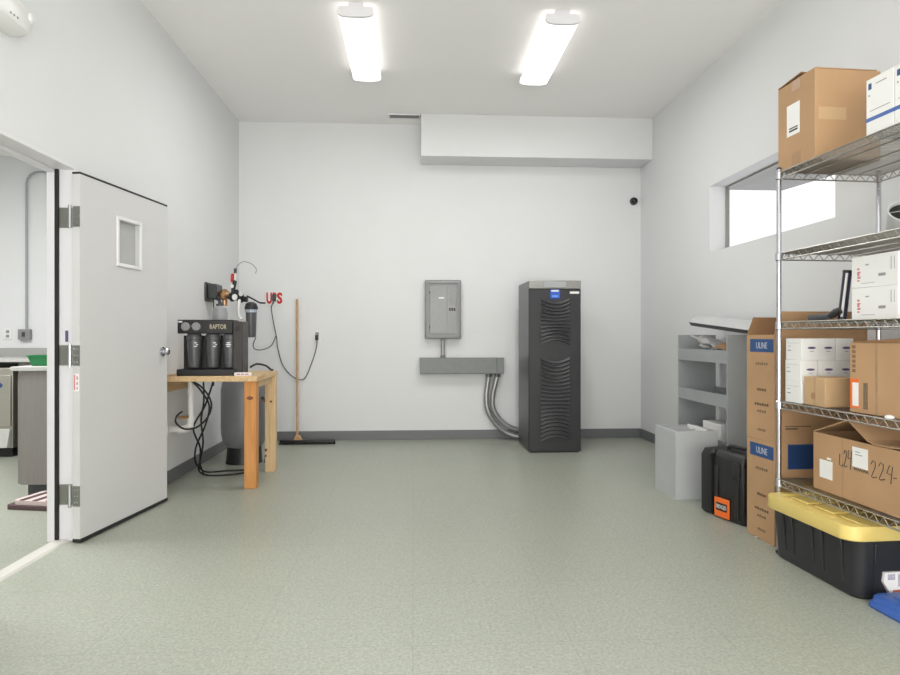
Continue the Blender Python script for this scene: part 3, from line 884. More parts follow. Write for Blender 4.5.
# waste pipe below the bench
wp = thing('waste_pipe', 'white plastic waste pipe with an elbow under the workbench', 'pipe', (0, 0, 0))
MB().cyl((-1.79, 5.28, 0.829), (-1.79, 5.28, 0.5), 0.024, 18).cyl((-1.79, 5.28, 0.72), (-1.79, 5.28, 0.745), 0.029, 18).build('down_pipe', M_pvc, wp)
MB().tube(curve_pts([(-1.79, 5.28, 0.53), (-1.79, 5.28, 0.47), (-1.81, 5.27, 0.44), (-1.84, 5.25, 0.43), (-1.88, 5.24, 0.43)], 5), 0.033, 18).build('elbow', M_pvc, wp)
MB().cyl((-1.87, 5.245, 0.43), (XL, 5.23, 0.43), 0.025, 18).lathe([(0.05, 0), (0.045, 0.012)], (XL, 5.23, 0.43), 'x', 20).build('wall_stub', M_pvc, wp)
lv = MB().cyl((-1.80, 5.25, 0.53), (-1.86, 5.2, 0.53), 0.012, 10).build('small_valve', M_brass, wp)

# black cables under the bench
cbs = [
    [(-1.74, 5.13, 0.829), (-1.66, 5.13, 0.78), (-1.60, 5.13, 0.70), (-1.585, 5.14, 0.62), (-1.62, 5.14, 0.53), (-1.70, 5.14, 0.46), (-1.79, 5.13, 0.45), (-1.85, 5.12, 0.5), (-1.845, 5.13, 0.555), (-1.81, 5.15, 0.585)],
    [(-1.72, 5.1, 0.829), (-1.66, 5.14, 0.74), (-1.62, 5.2, 0.62), (-1.67, 5.26, 0.46), (-1.77, 5.35, 0.28), (-1.83, 5.5, 0.14), (-1.82, 5.58, 0.05), (-1.76, 5.62, 0.008), (-1.62, 5.66, 0.008), (-1.48, 5.68, 0.008), (-1.42, 5.66, 0.008)],
    [(-1.64, 5.12, 0.829), (-1.65, 5.16, 0.66), (-1.69, 5.22, 0.5), (-1.70, 5.3, 0.32), (-1.76, 5.42, 0.16), (-1.80, 5.5, 0.05), (-1.74, 5.5, 0.008), (-1.62, 5.48, 0.008), (-1.5, 5.53, 0.008), (-1.42, 5.6, 0.008)],
    [(-1.585, 5.2, 0.829), (-1.66, 5.22, 0.62), (-1.77, 5.28, 0.44), (-1.75, 5.38, 0.26), (-1.79, 5.5, 0.1), (-1.78, 5.56, 0.01)],
]
cab_lab = ('black cable looped in a wide curl below the bench, around the white pipe',
           'black cable hanging from the bench that trails farthest back across the floor',
           'black cable hanging from the bench that runs nearest along the floor',
           'black cable hanging straight from the bench to a short floor end')
for P, lb in zip(cbs, cab_lab):
    tag(MB().tube(curve_pts(P), 0.0075, 8).build('cable', M_blackr), lb, 'cable', 'black cables below the workbench')

# ================================================================== RIGHT SIDE
# shelving insert
sv = thing('shelving_unit', 'grey steel shelving unit with lipped shelves standing against the right wall', 'shelf', (2.28, 4.53, 0))
LN, DP = 0.865, 0.33
MB().box(0, DP, 0.0, 0.012, 0, 1.187).build('end_panel', M_shelfgrey, sv, bevel=0.002)
MB().box(0, DP, LN - 0.012, LN, 0, 1.187).build('end_panel', M_shelfgrey, sv, bevel=0.002)
for zt in (1.072, 0.745, 0.40, 0.10):
    a = MB()
    a.box(0.003, DP - 0.005, 0.012, LN - 0.012, zt - 0.075, zt - 0.07)
    a.box(0, 0.006, 0.012, LN - 0.012, zt - 0.095, zt)
    a.box(DP - 0.011, DP - 0.005, 0.012, LN - 0.012, zt - 0.095, zt)
    a.build('shelf', M_shelfgrey, sv, smooth=False)
# things on the unit
pb = thing('paper_bundle', 'crumpled white papers and bags spilling over the top of the grey shelving unit', 'papers', (2.34, 4.98, 1.0))
def sheet(cx, cy, z0, w, l, az, tilt, amp, m, seed):
    rr = random.Random(seed)
    ph = [rr.uniform(0, 6) for _ in range(4)]
    ca, sa = math.cos(az), math.sin(az)

    def fn(u, v):
        x, y = (u - 0.5) * w, (v - 0.5) * l
        z = z0 + tilt * y + amp * (math.sin(u * 9 + ph[0]) * math.cos(v * 7 + ph[1]) + 0.5 * math.sin(u * 17 + v * 13 + ph[2]))
        return (cx + x * ca - y * sa, cy + x * sa + y * ca, z)
    return MB().grid(fn, 12, 12, 0.002).build('sheet', m, pb)
sheet(0.09, 0.1, 0.13, 0.18, 0.36, 0.15, 0.28, 0.012, M_white, 1)
sheet(0.11, 0.06, 0.105, 0.2, 0.34, -0.1, 0.2, 0.012, M_galv, 2)
sheet(0.1, -0.02, 0.08, 0.2, 0.32, 0.2, 0.22, 0.01, M_white, 3)
sheet(0.13, -0.1, 0.07, 0.2, 0.3, 0.05, 0.16, 0.012, M_galv, 4)
sheet(0.1, -0.06, 0.05, 0.19, 0.36, -0.05, 0.06, 0.008, M_darksteel, 5)
MB().box(0.0, 0.22, -0.3, 0.2, 0.003, 0.033).build('folder_stack', M_white, pb, bevel=0.002)
kb = tag(MB().box(-0.1, 0.1, -0.12, 0.12, 0, 0.008).build('cardboard_piece', M_cardin), 'brown cardboard scrap among the papers on the grey shelving unit', 'cardboard')
kb.location = (2.44, 4.72, 1.105)
kb.rotation_euler = (R(8), R(-18), 0.1)

tr = thing('metal_trough', 'long pale sheet-metal trough lying across the top of the grey shelving unit', 'trough', (2.35, 4.38, 1.19))
tr.rotation_euler = (R(4.6), 0, 0)
tr.scale = (1, 1, 0.66)
TL = 0.96
o1 = MB().prism([(0.0, 0.046), (0.03, 0.10), (0.075, 0.128), (0.17, 0.128), (0.172, 0.124), (0.077, 0.124), (0.034, 0.096), (0.005, 0.044)], 'y', 0, TL).prism([(0.17, 0.124), (0.178, 0.124), (0.178, 0.02), (0.174, 0.02)], 'y', 0, TL).build('top_sheet', M_galv, tr, smooth=False)
MB().prism([(0.0, 0.046), (0.006, 0.044), (0.03, 0.0), (0.02, 0.0)], 'y', 0, TL).prism([(0.02, 0.0), (0.16, 0.0), (0.16, 0.004), (0.022, 0.004)], 'y', 0, TL).build('lower_lip', M_darksteel, tr, smooth=False)
MB().prism([(0.008, 0.044), (0.036, 0.094), (0.08, 0.122), (0.17, 0.122), (0.172, 0.02), (0.16, 0.004), (0.03, 0.004)], 'y', TL - 0.004, TL - 0.001).build('end_plate', M_darksteel, tr, smooth=False)

wc = tag(MB().box(2.34, 2.56, 4.75, 5.05, 0.331, 0.50).build('carton', M_white, bevel=0.003), 'white carton on a low shelf of the grey unit, behind the steel box', 'box')

# steel box with dividers
mb = thing('steel_box', 'open-topped grey steel box on the floor before the shelving unit', 'box', (1.885, 4.5, 0), R(1.5))
SW, SD, SH, tt = 0.315, 0.365, 0.488, 0.006
a = MB().box(0, SW, 0, tt, 0, SH).box(0, SW, SD - tt, SD, 0, SH).box(0, tt, tt, SD - tt, 0, SH).box(SW - tt, SW, tt, SD - tt, 0, SH).box(tt, SW - tt, tt, SD - tt, 0, 0.01)
a.build('body', M_steelbox, mb, smooth=False)
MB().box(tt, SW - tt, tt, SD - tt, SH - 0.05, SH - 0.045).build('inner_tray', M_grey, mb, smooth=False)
for yy in (0.09, 0.2, 0.3):
    MB().box(0.05, SW - 0.07, yy, yy + 0.005, SH - 0.045, SH - 0.008).build('divider', M_galv, mb, smooth=False)
MB().box(SW - 0.07, SW - 0.062, 0.03, SD - 0.03, SH - 0.045, SH + 0.012).build('divider', M_paper, mb, smooth=False)
MB().box(0.045, 0.05, 0.03, SD - 0.03, SH - 0.045, SH - 0.008).build('divider', M_steelbox, mb, smooth=False)
MB().box(0.0, SW, 0.0, 0.018, SH, SH + 0.002).box(0.0, 0.014, 0.018, SD, SH, SH + 0.002).build('rim', M_galv, mb, smooth=False)

# black tool case
ba = math.atan2(2.048 - 1.952, 4.21 - 3.842)
tc = thing('tool_case', 'black hard tool case with an orange label standing on the floor', 'tool case', (2.033, 3.84, 0), ba)
# local: y runs to the far end, x towards the wall
CL, CW, CH = 0.385, 0.22, 0.44
MB().loft([rrect(0.012, CW - 0.012, 0.0, 0.262, 0.02, 0.0), rrect(0.0, CW, 0.0, 0.265, 0.025, 0.02), rrect(0.0, CW, 0.0, 0.265, 0.025, CH - 0.06), rrect(0.012, CW - 0.012, 0.0, 0.265, 0.025, CH - 0.02), rrect(0.03, CW - 0.03, 0.015, 0.262, 0.02, CH - 0.005)]).build('body_shell', M_black, tc)
MB().loft([rrect(0.012, CW - 0.012, 0.272, CL - 0.005, 0.02, 0.005), rrect(-0.008, CW, 0.27, CL, 0.03, 0.025), rrect(-0.008, CW, 0.27, CL, 0.03, CH - 0.05), rrect(0.012, CW - 0.012, 0.275, CL - 0.01, 0.03, CH - 0.01)]).build('lid_shell', M_black, tc)
rb = MB()
for yy in (0.03, 0.215):
    rb.box(-0.008, 0.0, yy, yy + 0.03, 0.03, CH - 0.1)
rb.build('ribs', M_black, tc, bevel=0.003)
MB().box(-0.014, 0.03, 0.264, 0.276, 0.02, CH - 0.03).build('seam_gasket', M_blackr, tc, smooth=False)
MB().tube(curve_pts([(0.1, 0.02, CH - 0.01), (0.1, 0.03, CH + 0.015), (0.1, 0.13, CH + 0.02), (0.1, 0.22, CH + 0.015), (0.1, 0.23, CH - 0.015)]), 0.013, 10).build('handle', M_black, tc)
MB().box(0.0, 0.06, -0.012, 0.0, CH - 0.17, CH - 0.08).box(-0.012, 0.0, 0.02, 0.08, CH - 0.15, CH - 0.06).build('latch', M_black, tc, bevel=0.004)
ob = MB().box(-0.013, -0.001, 0.108, 0.238, 0.012, 0.135).build('orange_label', M_orange, tc, bevel=0.004)
MB().box(-0.0145, -0.013, 0.123, 0.218, 0.055, 0.105).build('label_field', M_black, ob, smooth=False)
text('label_lettering', 'RIDGID', 0.085, (-0.0147, 0.1705, 0.08), SIDE, M_paper, ob, height=0.026)

# ---- rack frame of reference
RO_, RA = Vector((1.986, 3.37, 0)), R(3.0)


def RW_(x, y, z=0):
    return (RO_.x + x * math.cos(RA) - y * math.sin(RA), RO_.y + x * math.sin(RA) + y * math.cos(RA), z)


def carton(name, label, cat, x0, x1, y0, y1, z0, h, m, group=None, rz=0.0, bevel=0.003):
    """closed carton; local origin on its corner at x0 (room side), y0 (camera side)"""
    t = thing(name, label, cat, RW_(x0, y0, z0), RA + rz, group)
    MB().box(0, x1 - x0, 0, y1 - y0, 0, h).build('box', m, t, bevel=bevel)
    return t


# the two tall cartons behind the rack
UX0, UX1, UY0, UY1 = 0.037, 0.60, 0.097, 0.367
lo_c = carton('cardboard_box', 'tall brown carton on the floor with a blue label, under another tall carton', 'box', UX0, UX1, UY0, UY1, 0.0, 0.578, M_card, 'tall blue-labelled cartons')
up_c = thing('cardboard_box', 'tall brown open carton with a blue label, stacked on top of another', 'box', RW_(UX0, UY0, 0.579), RA, 'tall blue-labelled cartons')
W_, D_, H_, T_ = UX1 - UX0, UY1 - UY0, 0.607, 0.006
MB().box(0, W_, 0, T_, 0, H_).box(0, W_, D_ - T_, D_, 0, H_).box(0, T_, T_, D_ - T_, 0, H_).box(W_ - T_, W_, T_, D_ - T_, 0, H_).box(T_, W_ - T_, T_, D_ - T_, 0, 0.01).build('box', M_card, up_c, smooth=False)
fl = MB()
fl.hexa([(0, 0, H_), (W_, 0, H_), (W_, T_ * 0.7, H_), (0, T_ * 0.7, H_)], [(0.01, -0.03, H_ + 0.13), (W_ - 0.02, -0.03, H_ + 0.13), (W_ - 0.02, -0.026, H_ + 0.13), (0.01, -0.026, H_ + 0.13)])
fl.build('flap', M_card, up_c, smooth=False)
MB().hexa([(0, D_ - T_, H_), (W_, D_ - T_, H_), (W_, D_, H_), (0, D_, H_)], [(0.05, D_ + 0.012, H_ + 0.105), (W_ - 0.05, D_ + 0.012, H_ + 0.105), (W_ - 0.05, D_ + 0.017, H_ + 0.105), (0.05, D_ + 0.017, H_ + 0.105)]).build('flap', M_cardin, up_c, smooth=False)
MB().box(0.012, W_ - 0.02, 0.012, D_ - 0.012, 0.01, H_ - 0.12).build('packing_paper', M_cardin, up_c, smooth=False)
# crumpled kraft paper on top
def kp(u, v):
    return (0.02 + u * (W_ - 0.05), 0.012 + v * (D_ - 0.024), H_ - 0.03 + 0.035 * math.sin(u * 21 + v * 3) * math.cos(v * 9 + u * 5))
MB().grid(kp, 18, 8, 0.002).build('kraft_paper', M_tape, up_c, smooth=False)
for t, hh in ((lo_c, 0.578), (up_c, 0.607)):
    lbp = MB().box(-0.001, 0, 0.008, D_ - 0.035, hh - 0.1, hh - 0.025).build('blue_label', M_bluep, t, smooth=False)
    text('label_lettering', 'ULINE', 0.105, (-0.0012, 0.118, hh - 0.062), SIDE, mat('pale_blue_lettering', rgb(186, 192, 200), 0.6), lbp, height=0.036)
    for k, (zz, s, wd) in enumerate(((hh - 0.175, 'BOXES', 0.12), (hh - 0.325, 'S-4712', 0.09), (hh - 0.41, 'FRAGILE - UP', 0.14), (hh - 0.45, '24 PACK', 0.09), (0.05, 'RECYCLE', 0.08))):
        bars = MB()
        n = 6 if k != 3 else 4
        for q in range(n):
            y = D_ * 0.45 + wd * (0.5 - (q + 0.5) / n)
            bars.box(-0.0008, 0, y - wd / n * 0.36, y + wd / n * 0.36, zz, zz + (0.016 if q % 2 else 0.013))
        bars.build('small_print', mat('faded_dark_print', rgb(98, 78, 58), 0.7) if k in (1, 2) else mat('faded_print', rgb(126, 100, 74), 0.7), t, smooth=False)
bb = MB().box(0.08, 0.30, -0.001, 0, 0.43, 0.57).build('blue_panel', M_bluep, lo_c, smooth=False)
MB().box(0.086, 0.294, -0.0015, -0.001, 0.436, 0.564).build('panel_field', mat('deep_blue_print', rgb(30, 62, 110), 0.6), bb, smooth=False)
MB().box(0.065, 0.22, -0.0008, 0, 0.09, 0.094).box(0.065, 0.14, -0.0008, 0, 0.075, 0.082).build('small_print', M_print, up_c, smooth=False)

# ---- chrome wire rack
rk = thing('wire_rack', 'tall chrome wire shelving rack along the right wall, loaded with boxes', 'rack', RW_(0, 0), RA)
RD, RL = 0.588, 0.945
TOPS = (2.07, 1.63, 1.256, 0.825, 0.403)
for (px, py) in ((0, 0), (RD, 0), (0, -RL), (RD, -RL)):
    p = MB().cyl((px, py, 0.02), (px, py, 2.085), 0.0127, 16)
    for k in range(40):
        z = 0.06 + k * 0.0508
        p.lathe([(0.01275, z), (0.0124, z + 0.0015), (0.01275, z + 0.003)], (px, py, 0), seg=16)
    p = p.build('post', M_chrome, rk)
    MB().lathe([(0.014, 0.0), (0.018, 0.004), (0.018, 0.012), (0.008, 0.016), (0.008, 0.03)], (px, py, 0), seg=14).build('levelling_foot', M_dark, p)
    MB().lathe([(0.0135, 2.083), (0.0135, 2.09), (0.008, 2.096)], (px, py, 0), seg=14).build('post_cap', M_dark, p)
for zt in TOPS:
    s = MB()
    zb = zt - 0.038
    e0, e1 = 0.016, RL - 0.016
    for x in (0.0, RD):
        s.tube([(x, -e0, zt - 0.003), (x, -e1, zt - 0.003)], 0.004, 6)
        s.tube([(x, -e0, zb), (x, -e1, zb)], 0.004, 6)
        n = 32
        s.tube([(x, -e0 - (e1 - e0) * k / n, (zt - 0.004) if k % 2 else zb) for k in range(n + 1)], 0.0031, 6)
    for y in (0.0, -RL):
        s.tube([(e0, y, zt - 0.003), (RD - e0, y, zt - 0.003)], 0.004, 6)
        s.tube([(e0, y, zb), (RD - e0, y, zb)], 0.004, 6)
        n = 18
        s.tube([(e0 + (RD - 2 * e0) * k / n, y, (zt - 0.004) if k % 2 else zb) for k in range(n + 1)], 0.0031, 6)
    n = 46
    for k in range(1, n):
        y = -RL * k / n
        s.tube([(0.0, y, zt - 0.0025), (RD, y, zt - 0.0025)], 0.0023, 5)
    for k in range(1, 4):
        x = RD * k / 4
        s.tube([(x, 0, zt - 0.009), (x, -RL, zt - 0.009)], 0.004, 6)
    s = s.build('shelf', M_zinc, rk)
    for (px, py) in ((0, 0), (RD, 0), (0, -RL), (RD, -RL)):
        MB().lathe([(0.0135, zb - 0.006), (0.020, zb - 0.002), (0.0185, zt - 0.002), (0.0145, zt + 0.002)], (px, py, 0), seg=16).build('corner_collar', M_chrome, s)

# ---- top shelf
z = TOPS[0] + 0.001
c = carton('cardboard_box', 'large brown carton on the top shelf with a white label and loose flap', 'box', 0.015, 0.375, -0.268, 0.03, z, 0.455, M_card)
MB().box(-0.001, 0, 0.11, 0.18, 0.40, 0.455).build('tape', M_tape, c, smooth=False)
MB().box(-0.001, 0, 0.11, 0.18, 0, 0.075).build('tape', M_tape, c, smooth=False)
lb = MB().box(-0.0018, -0.001, 0.115, 0.22, 0.17, 0.335).build('shipping_label', M_paper, c, smooth=False)
MB().box(-0.0024, -0.0018, 0.13, 0.2, 0.19, 0.2).box(-0.0024, -0.0018, 0.13, 0.2, 0.205, 0.212).build('small_print', M_print, lb, smooth=False)
MB().hexa([(0.003, 0.0, 0.456), (0.34, 0.0, 0.456), (0.34, 0.14, 0.456), (0.003, 0.14, 0.456)], [(0.003, 0.0, 0.46), (0.34, 0.0, 0.46), (0.34, 0.14, 0.46), (0.003, 0.14, 0.46)]).build('flap', M_card, c, smooth=False)
MB().hexa([(-0.004, 0.10, 0.472), (0.34, 0.10, 0.461), (0.34, 0.298, 0.456), (0.0, 0.298, 0.457)], [(-0.004, 0.10, 0.477), (0.34, 0.10, 0.466), (0.34, 0.298, 0.461), (0.0, 0.298, 0.462)]).build('flap', M_cardin, c, smooth=False)
MB().lathe([(0.016, 0), (0.016, -0.001)], (0.3, 0, 0.22), 'y', 8).build('hand_hole', M_black, c)
bd_ = MB().box(0.02, 0.17, -0.0008, 0, 0.2, 0.262).build('faded_patch', M_cardlt, c, smooth=False)

wl = ('white carton with a blue stripe on the top shelf, next to the brown carton', 'white carton with a blue stripe on the top shelf, cut by the photo edge')
for k in range(2):
    y1 = -0.603 - k * 0.16
    c = carton('white_carton', wl[k], 'box', 0.02, 0.30, y1 - 0.156, y1, z, 0.256, M_white, 'blue-striped cartons on the top shelf', bevel=0.002)
    MB().box(-0.0008, 0, 0, 0.156, 0.066, 0.083).box(0, 0.28, -0.0008, 0, 0.066, 0.083).build('blue_stripe', M_bluestripe, c, smooth=False)
    MB().box(-0.0008, 0, 0.125, 0.143, 0.208, 0.235).build('logo', M_bluep, c, smooth=False)
    MB().box(-0.0008, 0, 0.04, 0.1, 0.222, 0.226).box(-0.0008, 0, 0.135, 0.142, 0.178, 0.186).box(-0.0008, 0, 0.02, 0.135, 0.11, 0.113).build('small_print', M_printlt, c, smooth=False)

# ---- second shelf
z = TOPS[1] + 0.001
bu = thing('metal_pail', 'small pale pail tipped towards the room on the second shelf, dark inside', 'pail', RW_(0.255, -0.53, z), RA)
PR = 0.068
tilt = R(50)
pm_ = Matrix.Translation((0, 0, PR * 0.9 * math.sin(tilt) + 0.002)) @ Matrix.Rotation(R(-28), 4, 'Z') @ Matrix.Rotation(tilt, 4, 'X')


def tipped(mb):
    for vv in mb.bm.verts:
        vv.co = pm_ @ vv.co
    return mb


tipped(MB().lathe([(PR * 0.86, 0.0), (PR * 0.9, 0.004), (PR, 0.1), (PR + 0.004, 0.1), (PR + 0.004, 0.107), (PR - 0.003, 0.107), (PR * 0.86, 0.02), (0.01, 0.016)], seg=36)).build('body', M_galv, bu)
tipped(MB().lathe([(PR * 0.955, 0.088), (PR * 0.95, 0.09)], seg=32)).build('contents', M_blackr, bu)
tipped(MB().tube([(PR * 0.95 * math.cos(a), PR * 0.95 * math.sin(a) * 0.2 - 0.01, 0.103) for a in [PI * k / 12 for k in range(13)]], 0.003, 6)).build('handle', M_zinc, bu)

# ---- third shelf
z = TOPS[2] + 0.001
hl = ('white carton with red marks, lower of two stacked on the third shelf', 'white carton with red marks, upper of two stacked on the third shelf')
for k in range(2):
    c = carton('white_carton', hl[k], 'box', 0.06, 0.42, -0.735, -0.463, z + k * 0.1455, 0.145, M_white, 'red-marked cartons on the third shelf', bevel=0.002)
    rm = MB()
    for q in range(5):
        rm.box(-0.0008, 0, 0.222 - 0.006 * (q % 2), 0.236, 0.03 + q * 0.013, 0.037 + q * 0.013 + 0.003 * (q % 3))
    rm.build('red_print', M_redlt, c, smooth=False)
    MB().box(-0.0008, 0, 0.068, 0.108, 0.045, 0.058).build('dark_print', M_printlt, c, smooth=False)
    MB().box(-0.0008, 0, 0.035, 0.038, 0.07, 0.125).box(-0.0008, 0, 0.018, 0.02, 0.07, 0.125).box(-0.0008, 0, 0.13, 0.21, 0.018, 0.02).box(-0.0008, 0, 0.165, 0.185, 0.1, 0.106).build('thin_print', M_printlt, c, smooth=False)
tq = thing('flashlight_tube', 'dark tube with a bright stripe leaning upright on the third shelf', 'tube', RW_(0.125, -0.315, z + 0.002), RA)
MB().cyl((0.0, 0.0, 0.0), (0.02, -0.012, 0.235), 0.02, 18).build('barrel', mat('violet_black_plastic', rgb(48, 44, 66), 0.3), tq)
MB().tube([(-0.014, -0.016, 0.015), (0.006, -0.028, 0.23)], 0.006, 8).build('bright_strip', M_paper, tq)
MB().cyl((0.02, -0.012, 0.234), (0.021, -0.0125, 0.245), 0.021, 18).build('end_cap', M_black, tq)
tg = thing('hand_tool', 'black hand tool lying on the third shelf before the leaning tube', 'tool', RW_(0.08, -0.2, z), RA)
MB().tube([(0.0, 0.06, 0.018), (0.0, -0.05, 0.018), (0.0, -0.1, 0.022)], [0.014, 0.017, 0.013], 12).build('handle', mat('graphite_plastic', rgb(72, 74, 80), 0.4), tg)
MB().tube([(0.0, -0.09, 0.02), (0.01, -0.12, 0.04), (0.02, -0.14, 0.05)], [0.016, 0.02, 0.016], 12).build('head', M_black, tg)

# ---- fourth shelf
z = TOPS[3] + 0.001
rows = (('bottom', 'bottom row, leftmost', 'bottom row, middle', 'bottom row, right'), ('middle', 'middle row, leftmost', 'middle row, middle', 'middle row, right'), ('top', 'top row, leftmost', 'top row, middle', 'top row, right'))
for r in range(3):
    for k in range(3):
        x0 = 0.022 + k * 0.0995 + (0.003 if (r == 2 and k == 0) else 0)
        c = carton('small_white_carton', 'small white carton on the fourth shelf, %s of the stack of nine' % rows[r][k + 1], 'box', x0, x0 + 0.096, -0.152 + 0.004 * ((r + k) % 2), -0.022, z + r * 0.1135, 0.113, M_white, 'small white cartons stacked on the fourth shelf', bevel=0.002)
        o = MB().lathe([(0.02, 0), (0.02, -0.0008)], (0, 0, 0), 'y', 20).build('oval_logo', M_purple, c)
        o.location = (0.056, 0, 0.064)
        o.scale = (1.15, 1, 0.32)
        MB().box(0.045, 0.067, -0.0008, 0, 0.044, 0.047).build('logo_caption', M_printlt, c, smooth=False)
        if k == 0:
            MB().box(-0.0008, 0, 0.085, 0.112, 0.047, 0.052).box(-0.0008, 0, 0.09, 0.11, 0.07, 0.073).box(-0.0008, 0, 0.02, 0.12, 0.088, 0.089).build('side_print', M_printlt, c, smooth=False)
# small brown box turned on the shelf
sbx = thing('small_cardboard_box', 'small brown carton turned cornerwise before the white carton stack', 'box', RW_(0.022, -0.332, z), RA + R(-2))
MB().box(0, 0.175, 0.0, 0.165, 0, 0.145).build('box', M_cardlt, sbx, bevel=0.003)
MB().box(-0.0006, 0, 0.075, 0.078, 0, 0.145).box(0, 0.175, 0.076, 0.08, 0.145, 0.1455).build('tape_seam', M_tape, sbx, smooth=False)
MB().lathe([(0.018, 0), (0.018, -0.0008)], (0, 0.09, 0.05), 'x', 14).build('smudge', M_tape, sbx)
# big brown box
bb = carton('cardboard_box', 'brown carton with an orange and white label at the right of the fourth shelf', 'box', 0.03, 0.46, -0.90, -0.489, z, 0.322, M_card)
MB().box(-0.0008, 0, 0.245, 0.255, 0.0, 0.322).build('seam_tape', M_tapeg, bb, smooth=False)
ol = MB().box(-0.001, 0, 0.355, 0.408, 0.02, 0.155).build('orange_label', M_orange, bb, smooth=False)
MB().box(-0.0016, -0.001, 0.355, 0.393, 0.03, 0.138).build('label_field', M_paper, ol, smooth=False)
MB().box(-0.001, 0, 0.30, 0.326, 0.02, 0.14).build('printed_block', mat('brown_print', rgb(120, 100, 78), 0.7, noise=0.4, nscale=120), bb, smooth=False)
vt = MB()
for q in range(6):
    vt.box(-0.001, 0, 0.375, 0.395, 0.185 + q * 0.022, 0.2 + q * 0.022)
vt.build('vertical_print', mat('faded_print', rgb(118, 92, 66), 0.7), bb, smooth=False)
MB().hexa([(0.02, 0.15, 0.323), (0.4, 0.15, 0.323), (0.4, 0.43, 0.323), (0.02, 0.43, 0.323)], [(0.02, 0.15, 0.342), (0.4, 0.15, 0.342), (0.4, 0.43, 0.327), (0.02, 0.43, 0.327)]).build('flap', M_cardin, bb, smooth=False)
cp = tag(MB().lathe([(0.022, 0.0), (0.026, 0.006), (0.024, 0.016), (0.014, 0.024), (0.004, 0.027)], (0, 0, 0), seg=16).build('foam_puck', M_pvc), 'small white cap on the fourth shelf edge before the brown carton', 'cap')
cp.location = RW_(0.012, -0.745, z)
cp.scale = (0.65, 0.9, 0.6)

# ---- fifth shelf: big open carton
z = TOPS[4] + 0.001
oc = thing('cardboard_box', 'large brown open-flapped carton with handwriting on the lowest shelf', 'box', RW_(0.035, -0.82, z), RA + R(-2.0))
OW, OL, OH, OT = 0.42, 0.62, 0.285, 0.006
MB().box(0, OT, 0, OL, 0, OH).box(OW - OT, OW, 0, OL, 0, OH).box(OT, OW - OT, 0, OT, 0, OH).box(OT, OW - OT, OL - OT, OL, 0, OH).box(OT, OW - OT, OT, OL - OT, 0, 0.008).build('box', M_card, oc, smooth=False)
# flaps: two end flaps lifted as a gable towards each other
MB().hexa([(0.0, OL - 0.004, OH), (0.0, OL - 0.25, OH + 0.088), (OW, OL - 0.25, OH + 0.088), (OW, OL - 0.004, OH)],
          [(0.0, OL, OH + 0.004), (0.0, OL - 0.25, OH + 0.093), (OW, OL - 0.25, OH + 0.093), (OW, OL, OH + 0.004)]).build('flap', M_card, oc, smooth=False)
MB().loft([[(-0.004, y, OH + h), (OW, y, OH + h), (OW, y, OH + h + 0.005), (-0.004, y, OH + h + 0.005)] for y, h in ((OL - 0.25, 0.092), (0.235, 0.012), (0.2, 0.003), (0.1, 0.004), (0.0, 0.014))]).build('flap', M_card, oc, smooth=False)
MB().box(0.02, OW - 0.02, 0.02, OL - 0.02, 0.008, OH - 0.05).build('contents', M_cardin, oc, smooth=False)
MB().box(-0.0008, 0, 0.40, 0.404, 0.0, OH).build('panel_crease', M_tape, oc, smooth=False)
l1 = MB().box(-0.0014, 0, 0.475, 0.57, 0.065, 0.155).build('address_label', M_paper, oc, smooth=False)
l2 = MB().box(-0.0014, 0, 0.235, 0.335, 0.165, 0.258).build('address_label', M_paper, oc, smooth=False)
MB().box(-0.002, -0.0014, 0.27, 0.315, 0.222, 0.226).box(-0.002, -0.0014, 0.285, 0.315, 0.235, 0.239).build('small_print', M_printlt, l2, smooth=False)
MB().box(-0.0014, 0, 0.485, 0.515, 0.162, 0.172).build('white_scrap', M_paper, oc, smooth=False)


def scrawl(strokes, y0, z0, w_, h_):
    mb_ = MB()
    for st_ in strokes:
        mb_.tube([(-0.0006, y0 - u_ * w_, z0 + v_ * h_) for u_, v_ in st_], 0.0022, 5)
    return mb_.build('handwriting', M_print, oc)


two = lambda d: [(d + 0.0, 0.75), (d + 0.08, 0.95), (d + 0.2, 0.9), (d + 0.2, 0.65), (d + 0.02, 0.1), (d + 0.08, 0.05), (d + 0.28, 0.15)]
scrawl([two(0.0), two(0.36), [(0.85, 0.95), (0.72, 0.5), (0.95, 0.45)], [(0.97, 0.9), (0.9, 0.0)], [(1.02, 0.35), (1.15, 0.36)]], 0.215, 0.135, 0.13, 0.085)
scrawl([[(0.05, 0.7), (0.0, 0.1), (0.25, 0.05), (0.3, 0.2)], two(0.38), [(0.75, 1.0), (0.72, 0.55), (0.95, 0.6)], [(1.0, 1.0), (0.9, 0.0)]], 0.425, 0.145, 0.085, 0.09)
scrawl([[(k * 0.08, 0.5 + 0.5 * (-1) ** k) for k in range(14)]], 0.325, 0.15, 0.09, 0.012)

